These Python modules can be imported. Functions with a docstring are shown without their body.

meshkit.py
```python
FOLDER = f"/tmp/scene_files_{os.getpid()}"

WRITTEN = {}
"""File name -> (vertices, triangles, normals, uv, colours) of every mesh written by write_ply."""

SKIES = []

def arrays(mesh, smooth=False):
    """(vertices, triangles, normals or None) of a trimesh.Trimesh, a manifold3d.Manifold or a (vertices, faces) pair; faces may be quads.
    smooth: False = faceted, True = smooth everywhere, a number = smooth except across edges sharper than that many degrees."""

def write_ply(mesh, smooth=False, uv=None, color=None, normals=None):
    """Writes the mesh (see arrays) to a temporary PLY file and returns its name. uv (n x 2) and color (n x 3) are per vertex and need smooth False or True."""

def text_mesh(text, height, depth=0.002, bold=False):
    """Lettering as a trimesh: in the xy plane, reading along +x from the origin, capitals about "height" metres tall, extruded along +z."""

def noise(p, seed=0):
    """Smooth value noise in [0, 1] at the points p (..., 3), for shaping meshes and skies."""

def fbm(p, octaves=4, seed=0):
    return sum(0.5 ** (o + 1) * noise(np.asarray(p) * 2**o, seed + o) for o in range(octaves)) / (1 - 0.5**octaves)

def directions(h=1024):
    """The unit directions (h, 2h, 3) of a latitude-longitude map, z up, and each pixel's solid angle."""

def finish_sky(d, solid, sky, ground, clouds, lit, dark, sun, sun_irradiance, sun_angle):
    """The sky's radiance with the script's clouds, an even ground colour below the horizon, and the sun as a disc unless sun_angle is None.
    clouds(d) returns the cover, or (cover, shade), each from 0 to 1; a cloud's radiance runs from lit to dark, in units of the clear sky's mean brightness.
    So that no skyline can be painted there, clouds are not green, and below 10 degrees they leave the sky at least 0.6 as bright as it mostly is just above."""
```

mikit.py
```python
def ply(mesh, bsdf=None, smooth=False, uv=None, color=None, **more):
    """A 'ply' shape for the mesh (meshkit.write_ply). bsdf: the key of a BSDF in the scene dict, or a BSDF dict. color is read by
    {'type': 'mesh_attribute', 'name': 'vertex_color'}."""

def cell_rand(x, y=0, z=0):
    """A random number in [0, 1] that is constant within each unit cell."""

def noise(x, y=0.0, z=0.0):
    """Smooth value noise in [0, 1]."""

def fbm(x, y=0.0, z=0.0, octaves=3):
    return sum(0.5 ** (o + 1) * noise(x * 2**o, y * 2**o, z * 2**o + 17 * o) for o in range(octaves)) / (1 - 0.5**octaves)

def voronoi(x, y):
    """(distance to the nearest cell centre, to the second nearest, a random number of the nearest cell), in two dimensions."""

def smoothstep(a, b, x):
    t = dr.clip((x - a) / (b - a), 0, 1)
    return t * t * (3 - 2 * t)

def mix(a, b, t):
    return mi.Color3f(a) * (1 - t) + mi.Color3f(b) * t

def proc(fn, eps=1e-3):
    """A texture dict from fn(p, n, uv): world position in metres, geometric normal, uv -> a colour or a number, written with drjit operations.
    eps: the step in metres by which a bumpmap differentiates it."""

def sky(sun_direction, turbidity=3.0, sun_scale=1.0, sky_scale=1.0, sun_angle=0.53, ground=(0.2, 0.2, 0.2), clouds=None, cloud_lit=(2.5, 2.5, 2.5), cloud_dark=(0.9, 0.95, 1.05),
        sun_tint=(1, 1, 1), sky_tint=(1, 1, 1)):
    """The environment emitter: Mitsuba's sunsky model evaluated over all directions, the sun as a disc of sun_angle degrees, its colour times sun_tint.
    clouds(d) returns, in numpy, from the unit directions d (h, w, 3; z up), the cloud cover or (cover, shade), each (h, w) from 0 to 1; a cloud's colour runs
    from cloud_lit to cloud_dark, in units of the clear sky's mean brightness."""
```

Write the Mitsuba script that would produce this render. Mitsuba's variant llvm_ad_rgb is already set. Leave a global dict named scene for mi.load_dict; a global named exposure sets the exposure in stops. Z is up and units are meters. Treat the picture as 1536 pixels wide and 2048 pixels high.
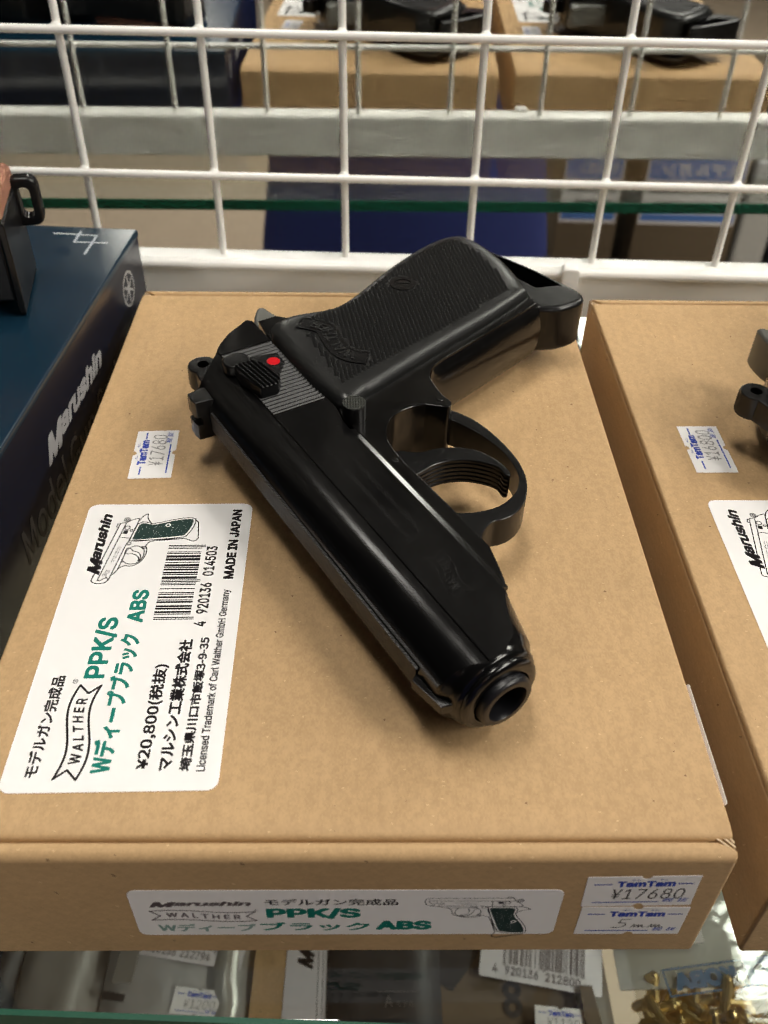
import math, random, glob
import numpy as np, trimesh, shapely
import drjit as dr, mitsuba as mi
import manifold3d as m3
from shapely.geometry import Polygon, LineString, Point, MultiPolygon
from shapely import affinity
from shapely.ops import unary_union
from PIL import Image, ImageDraw, ImageFont
import meshkit, mikit
from mikit import proc, noise, fbm, voronoi, smoothstep, mix, cell_rand

random.seed(7); rng = np.random.default_rng(7)
T = mi.ScalarTransform4f
scene, labels = {}, {}

# ------------------------------------------------------------------ camera, lamps, exposure
CAM = np.array([0, 0, .203])
FWD = np.array([.0152, .7513, -.6597]); UP = np.array([-.0044, .6599, .7514])
scene['camera'] = {'type': 'thinlens', 'fov': 45.33, 'fov_axis': 'x', 'near_clip': .01, 'far_clip': 30.0,
                   'aperture_radius': .00075, 'focus_distance': .232,
                   'to_world': T().look_at(origin=CAM.tolist(), target=(CAM + FWD).tolist(), up=UP.tolist())}
exposure = 0.0
LAMPS = [(-.17, .36, 1.45, .12, .30), (.92, .12, 1.45, .11, .30), (1.95, -1.00, 1.45, .17, .80), (1.60, -.35, 1.45, .14, .50), (-1.0, -3.2, 1.45, .16, .75), (1.0, -3.2, 1.45, .16, .75), (-.60, 1.35, 1.45, .18, .45), (.60, 1.35, 1.45, .18, .45)]   # ceiling fixtures, those behind person and mirror added as fill: x, y, z, half width, half length
LAMP_RGB = (22.2, 21.2, 19.3)

# ------------------------------------------------------------------ materials
def mat(key, d, two=True):
    scene['mat_' + key] = {'type': 'twosided', 'bsdf': d} if two else d
def rgb(*c): return {'type': 'rgb', 'value': list(c)}
def diffuse(key, *c): mat(key, {'type': 'diffuse', 'reflectance': rgb(*c)})
def plastic(key, c, alpha, spec=.5, **k):
    mat(key, {'type': 'principled', 'base_color': rgb(*c), 'roughness': alpha, 'specular': spec, **k})

def kraft_rgb(p, n, uv):
    q = p * 1000.0
    f = fbm(q.x * .75, q.y * .75, q.z * .75, 3)
    g = noise(q.x * 3.1, q.y * 1.9, q.z * 3.1)
    w = noise(q.x * .9 + 40, q.y * .16, q.z * .9)                                        # pulp fibres lying along the sheet
    big = fbm(q.x * .05, q.y * .05, q.z * .05, 2)
    c = mix((.410, .262, .129), (.484, .317, .161), smoothstep(.2, .8, f * .45 + g * .35 + w * .2))
    c = c * (0.95 + .10 * big)
    d1, _, r = voronoi(q.x * .16 + q.z * .07, q.y * .16 + q.z * .09)
    speck = dr.select((r > .84) & (d1 < .010 + .045 * cell_rand(r * 977)), 1.0, 0.0) * .65
    d2, _, r2 = voronoi(q.x * .42 + 31 + q.z * .2, q.y * .75 + 7 + q.z * .3)
    pale = dr.select((r2 > .955) & (d2 < .13), 1.0, 0.0) * .28
    d3, _, r3 = voronoi(q.x * .5 + 11 + q.z * .3, q.y * .9 + 3 + q.z * .2)
    fibre = dr.select((r3 > .88) & (d3 < .12), 1.0, 0.0) * .22
    c = mix(mix(c, (.12, .075, .035), speck), (.80, .62, .38), pale)
    return mix(c, (.30, .19, .09), fibre)
def kraft_bump(p, n, uv):
    q = p * 1000.0
    return .00006 * fbm(q.x * .9, q.y * .6, q.z * .9, 2) + .00035 * noise(q.x * .07, q.y * .09, q.z * .07) + .000012 * dr.sin(q.y * 2.1)
mat('kraft', {'type': 'bumpmap', 'arbitrary': proc(kraft_bump, 2e-4), 'bsdf': {'type': 'principled', 'base_color': proc(kraft_rgb), 'roughness': .62, 'specular': .35}})
plastic('kraft_edge', (.56, .43, .28), .9, .2)
plastic('paper', (.80, .785, .775), .55, .4)
diffuse('ink', .013, .011, .012); diffuse('teal', .014, .175, .140); diffuse('blue_ink', .025, .055, .36); diffuse('grey_ink', .27, .26, .26)
diffuse('dark_green', .022, .042, .038); diffuse('faded_teal', .23, .34, .31); diffuse('faded_ink', .10, .08, .085)
def smudge_rough(p, n, uv):
    q = p * 1000.0
    f = fbm(q.x * .11, q.y * .11, q.z * .11, 3); g = noise(q.x * 1.6 + q.y * .35, q.y * 1.1 - q.x * .5, q.z)
    return .145 + .045 * smoothstep(.42, .75, f) + .02 * g                               # handled plastic: finger smears and fine rubbing
mat('slide', {'type': 'principled', 'base_color': rgb(.0030, .0029, .0031), 'roughness': proc(smudge_rough), 'specular': .5})
mat('frame', {'type': 'principled', 'base_color': rgb(.0032, .0030, .0030), 'roughness': proc(smudge_rough), 'specular': .5})
plastic('grip', (.0085, .0087, .0088), .33, .5)
plastic('knurl', (.030, .032, .028), .38, .5)
plastic('dull', (.0036, .0036, .0039), .28, .4)
plastic('serration', (.0065, .0065, .0070), .42, .48)
plastic('tang', (.095, .095, .085), .33, .5)  # paler than the frame: reflected light on the tang put into its colour
plastic('metal_dark', (.0050, .0047, .0047), .27, .42)
plastic('mark', (.0046, .0045, .0047), .34, .45)
plastic('red', (.50, .006, .012), .22, .6)
plastic('barrel', (.0060, .0060, .0078), .36, .5)
def rib_bump(p, n, uv):
    q = p * 1000.0
    return .00022 * noise(q.x * 2.3, q.y * 2.3, q.z * 2.3)
mat('stipple', {'type': 'bumpmap', 'arbitrary': proc(rib_bump, 1e-4), 'bsdf': {'type': 'principled', 'base_color': rgb(.0075, .0070, .0064), 'roughness': .42, 'specular': .5}})
def copper_bump(p, n, uv):
    q = p * 1000.0
    return (.0026) * fbm(q.x * 1.0, q.y * 1.0, q.z * 1.0, 3)
mat('copper', {'type': 'bumpmap', 'arbitrary': proc(copper_bump, 1e-4), 'bsdf': {'type': 'principled', 'base_color': rgb(.60, .30, .21), 'roughness': .24, 'metallic': .9, 'specular': .5}})
plastic('white_steel', (.86, .85, .81), .32, .5)
plastic('blue_card', (.004, .019, .036), .20, .5, clearcoat=.3, clearcoat_gloss=.9)
plastic('navy_card', (.0035, .006, .016), .20, .6, clearcoat=.5, clearcoat_gloss=.9)
plastic('silver_print', (.36, .36, .37), .35, .5); plastic('dim_print', (.085, .08, .078), .4, .4)
plastic('white_edge', (.42, .46, .50), .4, .5)
mat('mirror', {'type': 'conductor', 'material': 'none', 'specular_reflectance': rgb(.80, .82, .80)})
mat('pane', {'type': 'thindielectric', 'int_ior': 1.5, 'specular_transmittance': rgb(.90, .945, .92)}, False)
plastic('glass_edge', (.005, .075, .042), .45, .3)
def floor_rgb(p, n, uv):
    return mix((.40, .31, .225), (.48, .38, .28), fbm(p.x * 3, p.y * 3, 0.0, 3))
mat('floor', {'type': 'principled', 'base_color': proc(floor_rgb), 'roughness': .6, 'specular': .3})
mat('coat', {'type': 'principled', 'base_color': rgb(.020, .029, .130), 'roughness': .9, 'specular': .2, 'sheen': .4})
plastic('trousers', (.03, .03, .04), .9, .2); plastic('skin', (.50, .31, .22), .5, .4); plastic('hair', (.012, .01, .01), .5, .4); plastic('shoe', (.02, .018, .016), .4, .5)
plastic('phone', (.02, .02, .022), .2, .5)
plastic('lamp_body', (.7, .7, .68), .5)
plastic('brass', (.70, .52, .24), .32, .5, metallic=1.0)
mat('bag', {'type': 'thindielectric', 'int_ior': 1.45, 'specular_transmittance': rgb(.86, .86, .84)}, False)
plastic('grey_plastic', (.26, .25, .225), .35, .5); plastic('pale_plastic', (.42, .415, .40), .3, .5); plastic('charcoal', (.028, .027, .029), .4, .4)
plastic('silver_film', (.50, .50, .47), .3, .6, metallic=.55)
plastic('white_card', (.66, .64, .66), .5, .4); diffuse('pale_blue_ink', .12, .20, .36); diffuse('red_ink', .5, .08, .09)
plastic('yellow_card', (.50, .36, .03), .5); plastic('brown_card', (.115, .085, .055), .6, .3); plastic('sign_blue', (.06, .16, .46), .5); plastic('orange_card', (.36, .19, .05), .6)

# ------------------------------------------------------------------ helpers
def cross2(a, b): return a[:, 0] * b[:, 1] - a[:, 1] * b[:, 0]
def numbered(key):
    if key not in scene and key not in used: used.add(key); return key
    i = 1
    while f'{key}_{i:03d}' in scene or f'{key}_{i:03d}' in used: i += 1
    k = f'{key}_{i:03d}'; used.add(k); return k
used = set()
def thing(key, label, cat, group=None):
    k = numbered(key); labels[k] = {'label': label, 'category': cat}
    if group: labels[k]['group'] = group
    return k
def crease_ply(mesh, m, angle):
    """Area-weighted corner normals; faces that differ by more than the angle do not blend."""
    t = to_tm(mesh); V = np.asarray(t.vertices, float); F = np.asarray(t.faces)
    sc = max(np.ptp(V, axis=0).max(), 1e-9); _, inv = np.unique(np.round(V / sc * 2e5).astype(np.int64), axis=0, return_inverse=True); W = inv.ravel()[F]
    fc = np.cross(V[F[:, 1]] - V[F[:, 0]], V[F[:, 2]] - V[F[:, 0]]); ar = np.linalg.norm(fc, axis=1); ok = ar > 1e-16 * sc * sc
    F, W, fc, ar = F[ok], W[ok], fc[ok], ar[ok]; fn = fc / ar[:, None]
    cv = W.ravel(); cf = np.repeat(np.arange(len(F)), 3); od = np.argsort(cv, kind='stable'); cvs, cfs = cv[od], cf[od]
    _, st, cnt = np.unique(cvs, return_index=True, return_counts=True); grp = np.repeat(np.arange(len(st)), cnt)
    a = np.repeat(np.arange(len(cvs)), cnt[grp]); within = np.arange(len(a)) - np.repeat(np.cumsum(cnt[grp]) - cnt[grp], cnt[grp]); b = st[grp[a]] + within
    keep = (fn[cfs[a]] * fn[cfs[b]]).sum(1) > math.cos(math.radians(angle)); a, b = a[keep], b[keep]
    N = np.zeros((len(cvs), 3)); np.add.at(N, a, fc[cfs[b]]); N /= np.maximum(np.linalg.norm(N, axis=1, keepdims=True), 1e-300)
    out = np.empty_like(N); out[od] = N
    path = meshkit.write_ply((V[F].reshape(-1, 3), np.arange(len(F) * 3).reshape(-1, 3)), False, normals=out)
    return {'type': 'ply', 'filename': path, 'face_normals': False, 'bsdf': {'type': 'ref', 'id': m}}
BENCH = None
def add(key, mesh, m, parent=None, smooth=False, label=None, kind=None, xf=None):
    if BENCH is not None: xf = BENCH if xf is None else BENCH @ xf
    k = numbered((parent + '__' if parent else '') + key)
    if xf is not None:
        mesh = to_tm(mesh).copy(); mesh.apply_transform(xf)
    scene[k] = crease_ply(mesh, 'mat_' + m, smooth) if smooth not in (True, False) else mikit.ply(mesh, 'mat_' + m, smooth)
    if label or kind:
        labels[k] = {}
        if label: labels[k]['label'] = label
        if kind: labels[k]['kind'] = kind
    return k
def struct(key, mesh, m, smooth=False, label=None):
    k = add(key, mesh, m, None, smooth); labels[k] = {'kind': 'structure', 'label': label or key.replace('_', ' ')}
    return k
def to_tm(m):
    if hasattr(m, 'to_mesh'):
        q = m.to_mesh(); return trimesh.Trimesh(np.array(q.vert_properties[:, :3], float), np.array(q.tri_verts), process=False)
    if isinstance(m, tuple): return trimesh.Trimesh(np.asarray(m[0], float), np.asarray(m[1]), process=False)
    return m
def to_mf(t):
    t = to_tm(t)
    m = m3.Manifold(m3.Mesh(np.ascontiguousarray(t.vertices, np.float32), np.ascontiguousarray(t.faces, np.uint32)))
    if m.status() != m3.Error.NoError: print('not manifold', m.status(), len(t.faces), t.bounds.round(2).tolist())
    return m
def cat_m(ms): return trimesh.util.concatenate([to_tm(m) for m in ms])
def box(x0, x1, y0, y1, z0, z1):
    b = trimesh.creation.box((x1 - x0, y1 - y0, z1 - z0)); b.apply_translation(((x0 + x1) / 2, (y0 + y1) / 2, (z0 + z1) / 2)); return b
def spl(pts, n=6, closed=True):
    P = np.asarray(pts, float); out = []; N = len(P)
    rngi = range(N) if closed else range(N - 1)
    for i in rngi:
        p0, p1, p2, p3 = (P[(i - 1) % N], P[i], P[(i + 1) % N], P[(i + 2) % N]) if closed else (P[max(i - 1, 0)], P[i], P[i + 1], P[min(i + 2, N - 1)])
        for k in range(n):
            t = k / n
            out.append(.5 * ((2 * p1) + (p2 - p0) * t + (2 * p0 - 5 * p1 + 4 * p2 - p3) * t * t + (3 * p1 - p0 - 3 * p2 + p3) * t ** 3))
    if not closed: out.append(P[-1])
    return np.array(out)
def rpoly(pts, r=.5):
    return Polygon(pts).buffer(0).buffer(-r, join_style='round', quad_segs=5).buffer(2 * r, join_style='round', quad_segs=5).buffer(-r, join_style='round', quad_segs=5)
def ring(poly):
    c = np.array(poly.simplify(.004).exterior.coords)[:-1]
    keep = [0]
    for i in range(1, len(c)):
        if np.linalg.norm(c[i] - c[keep[-1]]) > .04: keep.append(i)
    if np.linalg.norm(c[keep[-1]] - c[keep[0]]) < .04: keep.pop()
    c = c[keep]
    a = .5 * np.sum(c[:, 0] * np.roll(c[:, 1], -1) - np.roll(c[:, 0], -1) * c[:, 1])
    return c if a > 0 else c[::-1]
def bev(pts, w0, w1, r=.5, k=3, both=True):
    """Extrusion of the closed outline from w0 to w1 with rounded rims."""
    c = ring(pts) if isinstance(pts, Polygon) else ring(Polygon(pts))
    d = np.roll(c, -1, 0) - c; d /= np.maximum(np.linalg.norm(d, axis=1, keepdims=True), 1e-9)
    n = np.stack([d[:, 1], -d[:, 0]], 1); pn = np.roll(n, 1, 0)
    mm = (n + pn) / np.maximum(1 + (n * pn).sum(1, keepdims=True), .35)
    rows = []
    if both:
        for i in range(k + 1):
            a = math.pi / 2 * i / k; rows.append((-r * (1 - math.sin(a)), w0 + r * (1 - math.cos(a))))
    else: rows.append((0, w0))
    for i in range(k + 1):
        a = math.pi / 2 * i / k; rows.append((-r * (1 - math.cos(a)), w1 - r * (1 - math.sin(a))))
    V = [np.c_[c + mm * o, np.full(len(c), w)] for o, w in rows]; N = len(c); F = []
    for j in range(len(V) - 1):
        i = np.arange(N); a, b = j * N + i, j * N + (i + 1) % N
        F += [np.stack([a, b, b + N], 1), np.stack([a, b + N, a + N], 1)]
    V2 = np.vstack(V); F = np.vstack(F)
    ff = np.asarray(m3.triangulate([np.ascontiguousarray(c)], allow_convex=False)).astype(int)
    for j, flip in ((0, True), (len(V) - 1, False)):
        F = np.vstack([F, (ff[:, ::-1] if flip else ff) + j * N])
    return trimesh.Trimesh(V2, F, process=False)
def lathe_u(prof, n=72, v0=0.0):
    """Lathe of (u, r) around an axis along u at v=v0, w=0, in (u, v, w)."""
    a = np.linspace(0, 2 * math.pi, n, endpoint=False); P = np.asarray(prof, float)
    V = np.stack([np.repeat(P[:, 0], n), v0 + np.outer(P[:, 1], np.cos(a)).ravel(), np.outer(P[:, 1], np.sin(a)).ravel()], 1); F = []
    for j in range(len(P) - 1):
        i = np.arange(n); q, s = j * n + i, j * n + (i + 1) % n
        F += [np.stack([q, s, s + n], 1), np.stack([q, s + n, q + n], 1)]
    c0, c1 = len(V), len(V) + 1
    V = np.vstack([V, [[P[0, 0], v0, 0], [P[-1, 0], v0, 0]]]); i = np.arange(n); e = (len(P) - 1) * n
    F += [np.stack([i * 0 + c0, (i + 1) % n, i], 1), np.stack([i * 0 + c1, e + i, e + (i + 1) % n], 1)]
    t = trimesh.Trimesh(V, np.vstack(F), process=False); t.merge_vertices(digits_vertex=6); t.update_faces(t.nondegenerate_faces())
    if t.volume < 0: t.invert()
    return t
def cyl(p0, p1, r, n=24):
    return trimesh.creation.cylinder(radius=r, segment=[p0, p1], sections=n)

# ---- flat print: outlines in a sheet's own plane, millimetres
FONTS = {'cjk': glob.glob('/opt/blender-*/*/datafiles/fonts/Noto Sans CJK*')[0], 'inter': glob.glob('/opt/blender-*/*/datafiles/fonts/Inter.woff2')[0]}
_f = {}
def glyphs(text, font='cjk', bold=0, px=120):
    key = (font, px)
    if key not in _f: _f[key] = ImageFont.truetype(FONTS[font], px)
    f = _f[key]; x0, y0, x1, y1 = f.getbbox(text, anchor='ls', stroke_width=bold)
    im = Image.new('L', (x1 - x0 + 8, y1 - y0 + 8)); ImageDraw.Draw(im).text((4 - x0, 4 - y0), text, 255, font=f, anchor='ls', stroke_width=bold)
    on = np.pad(np.asarray(im) > 127, ((0, 0), (1, 1))).astype(np.int8)
    rows, st = np.nonzero(np.diff(on, axis=1) == 1); en = np.nonzero(np.diff(on, axis=1) == -1)[1]
    g = unary_union(shapely.box(st, -rows - 1.0, en, -rows.astype(float))).buffer(.7).buffer(-.7).simplify(.8)
    x0, y0, x1, y1 = g.bounds
    return affinity.affine_transform(g, [1 / (x1 - x0), 0, 0, 1 / (y1 - y0), -x0 / (x1 - x0), -y0 / (y1 - y0)])
def fit(text, x0, y0, x1, y1, font='cjk', bold=0, shear=0.0):
    """The text's ink fitted to the rectangle; shear in mm of lean over the height."""
    g = glyphs(text, font, bold) if isinstance(text, str) else text
    return affinity.affine_transform(g, [x1 - x0, shear, 0, y1 - y0, x0, y0])
def warp(g, fn):
    return shapely.transform(shapely.segmentize(g, .6), fn)
def line(pts, w): return LineString(pts).buffer(w / 2, cap_style='round', quad_segs=3)
def sheet(g, o, ex, ey, lift=0.0):
    """Flat mesh of the outlines g (mm) in the plane o, ex, ey, lifted along ex x ey (mm)."""
    o, ex, ey = (np.asarray(q, float) for q in (o, ex, ey)); n = np.cross(ex, ey); V, F, k = [], [], 0
    for p in (getattr(g, 'geoms', [g])):
        if p.is_empty or p.geom_type != 'Polygon' or p.area < 1e-4: continue
        v, f = trimesh.creation.triangulate_polygon(p, engine='earcut')
        v = np.asarray(v); f = np.asarray(f); a = cross2(v[f[:, 1]] - v[f[:, 0]], v[f[:, 2]] - v[f[:, 0]]); f = np.where((a < 0)[:, None], f[:, ::-1], f)
        V.append(v); F.append(f + k); k += len(v)
    V = np.vstack(V); F = np.vstack(F)
    return trimesh.Trimesh(o + (V[:, :1] * ex + V[:, 1:2] * ey + lift * n) * .001, F, process=False)
def slab(g, o, ex, ey, z0, z1):
    """Thin solid sheet (mm) in the same plane."""
    o, ex, ey = (np.asarray(q, float) for q in (o, ex, ey)); n = np.cross(ex, ey)
    t = cat_m([trimesh.creation.extrude_polygon(p, z1 - z0, engine='earcut') for p in getattr(g, 'geoms', [g])])
    V = np.array(t.vertices); V[:, 2] += z0
    return trimesh.Trimesh(o + (V[:, :1] * ex + V[:, 1:2] * ey + V[:, 2:] * n) * .001, t.faces, process=False)
def rrect(x0, y0, x1, y1, r): return shapely.box(x0 + r, y0 + r, x1 - r, y1 - r).buffer(r, quad_segs=6)
def uni(*g): return unary_union(list(g))

# ------------------------------------------------------------------ outlines of the pistol, millimetres (u forward, v up, w to its left side)
GRIP = spl([(-4.3, -1.4), (-42, -1.6), (-48.2, -8), (-48.3, -14), (-46.6, -24), (-50.2, -34), (-58.6, -50), (-65.0, -65), (-68.4, -78), (-66.6, -85.6), (-59, -87.8), (-50, -87.8), (-40, -86.4), (-27, -82.4), (-24.4, -80), (-18.2, -60.9), (-13.2, -42), (-8.9, -27.1), (-4.6, -11.4)], 1)
FRAME = [(69.0, -.9), (67.0, -1.8), (62.5, -3.4), (57.6, -5.0), (42.6, -5.0), (34, -4.9)] + [tuple(q) for q in spl([(23.7, -4.6), (17, -5.1), (12.6, -6.3), (9.0, -8.6), (6.4, -11.6), (5.2, -15.0), (5.0, -19.0), (5.9, -22.5)], 4, False)] + [tuple(q) for q in spl([(8.9, -25.8), (9.9, -27.4), (8.4, -29.2), (5, -29.0), (1.5, -29.4), (-1.3, -30), (-3.6, -30.6), (-5.4, -31.6), (-7.2, -33.4), (-8.5, -35.6), (-9.6, -38.5)], 3, False)] + [(-13.1, -51.7), (-19.4, -75.7), (-21.4, -82.4), (-30, -84.4), (-46, -86.2), (-60, -86), (-64.5, -82), (-64, -72), (-57.4, -54), (-49, -36), (-46.2, -26), (-46.2, -18), (-49, -13.4), (-54, -9), (-54, -3.0), (-46, -1.6), (-9, -1.2), (-4, -1.6), (-1.4, -.9), (11, -.9)]
TANG = spl([(-44, -3.2), (-54, -2.6), (-60.5, -4.4), (-65.8, -7.8), (-66.7, -9.4), (-65.6, -10.8), (-61, -11.6), (-55.5, -14.2), (-49.8, -19.0), (-44, -22)], 3)
SLIDE_SIDE = [(-53.8, -1.0), (-55.3, .3), (-53.5, 3.2), (-50.9, 8.0), (-46.8, 12.6), (-43.2, 15.6), (-40.4, 18.4), (-38.2, 22.0), (-37.4, 26.5), (92, 26.5), (92, .6), (5.0, .6), (1.5, .3), (-1.6, -.5), (-4.4, -1.0), (-9.8, -1.0)]
GUARD_OUT = [(5.0, -24.5), (4.6, -30.5), (10, -33.6), (14.5, -34.7), (20, -35.1), (26.1, -34.8), (31, -34.1), (35.1, -32.9), (38.6, -31.3), (41.6, -29.2), (44.8, -26.2), (46.9, -23), (47.9, -19.6), (47.8, -16.6), (47.3, -14.4), (48.6, -11), (51, -8.2), (55.5, -5.2)]
GUARD_IN = [(42.2, -5.2), (38.6, -6.6), (40.6, -9.2), (42.4, -13), (43.4, -17.4), (43.2, -21), (41.9, -24.7), (40, -27.6), (37, -30.0), (33, -31.6), (28.3, -32.5), (23, -32.5), (18.2, -31.8), (13, -30.4), (9.3, -28.8), (6.4, -25.6)]
TRIGGER = spl([(22.7, -4), (11.5, -4), (12.4, -9.6), (15.8, -14.2), (16.9, -19.4), (19.6, -24.6), (23.6, -28.1), (29.0, -29.8), (33.6, -29.9), (35.2, -28.9), (34.4, -27.9), (31.4, -28.3), (28.6, -26.8), (25.2, -23.6), (23.0, -19.4), (22.2, -14.6), (23.0, -9.6)], 3)

def gun_matrix(O, yaw_deg, pitch):
    """Matrix that lays the pistol on its right side: muzzle direction yaw_deg in plan, dipping by pitch."""
    th = math.radians(yaw_deg); a = np.array([math.cos(th), math.sin(th), pitch]); a /= np.linalg.norm(a)
    b = np.array([math.sin(th), -math.cos(th), 0.0]); b -= a * (a @ b); b /= np.linalg.norm(b); n = -np.cross(a, b)
    M = np.eye(4); M[:3, 0], M[:3, 1], M[:3, 2], M[:3, 3] = a * .001, b * .001, n * .001, O
    return M

def banner(L, h, wave, notch=2.2, lw=.45, letters='W A L T H E R', bold=5):
    """Waving ribbon with forked ends and its letters, L x h, about y=0."""
    x = np.linspace(0, L, 40); wv = lambda t: wave * np.sin((t / L) * 2 * math.pi * .92 + .25)
    top = np.c_[x, h / 2 + wv(x)]; bot = np.c_[x[::-1], -h / 2 + wv(x[::-1])]
    rim = np.vstack([top, [[L - notch, wv(np.array(L))]], bot, [[notch, wv(np.array(0.0))]]])
    out = LineString(np.vstack([rim, rim[:1]])).buffer(lw / 2, quad_segs=3)
    g = fit(letters, L * .15, -h * .25, L * .85, h * .25, 'inter', bold)
    return out, warp(g, lambda c: np.c_[c[:, 0], c[:, 1] + wv(c[:, 0])]), Polygon(rim)

def build_slide():
    ang = np.linspace(math.pi, 0, 48); W0, RC, VC = 10.25, 9.85, 14.7
    half = [(VC + .08 + RC * math.sin(t), RC * math.cos(t)) for t in ang]
    half = [(min(v, 24.55), w) for v, w in half]
    sec = [(v, w) for v, w in half]
    body = [(-1.4, -W0), (VC - .1, -W0), (VC + .05, -W0 + .12)] + sec + [(VC + .05, W0 - .12), (VC - .1, W0), (-1.4, W0)]
    s = m3.CrossSection([ring(Polygon(body).buffer(0))]).extrude(150)          # (v, w, u)
    s = s.transform(np.array([[0, 0, 1, -57], [1, 0, 0, 0], [0, 1, 0, 0]], float))
    side = to_mf(bev(rpoly(SLIDE_SIDE, .5), -14, 14, .01, 1))
    prof = [(-70, 30), (68, 30)] + [tuple(q) for q in spl([(70.6, 15.9), (72.0, 14.75), (75, 13.55), (78, 12.6), (80.4, 11.95), (80.9, 11.65)], 4, False)] + [tuple(q) for q in spl([(81.0, 11.6), (82.4, 10.75), (83.3, 10.45), (84.1, 10.1), (84.6, 9.55), (84.8, 9.2)], 6, False)] + [tuple(q) for q in spl([(84.85, 9.2), (85.0, 9.36), (85.3, 9.45), (85.7, 9.32), (86.1, 8.9), (86.4, 8.2), (86.5, 7.2)], 6, False)]
    nose = to_mf(lathe_u(prof, 128, 12.4))
    s = (s ^ side) ^ nose
    bore = to_mf(cyl((70, 12.4, 0), (95, 12.4, 0), 6.95, 48)); s = s - bore
    cuts = []
    for sgn in (1, -1):                                                      # pockets for the cocking serrations
        cuts.append(m3.Manifold.cube((32.6, 15.4, 1.2), True).translate((-25.6, 6.85, sgn * (W0 + .02))))
    s = s - (m3.Manifold.batch_boolean(cuts, m3.OpType.Add) ^ to_mf(bev(rpoly(SLIDE_SIDE, .5).buffer(.01), -12, 12, .01, 1)))
    return s

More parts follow.
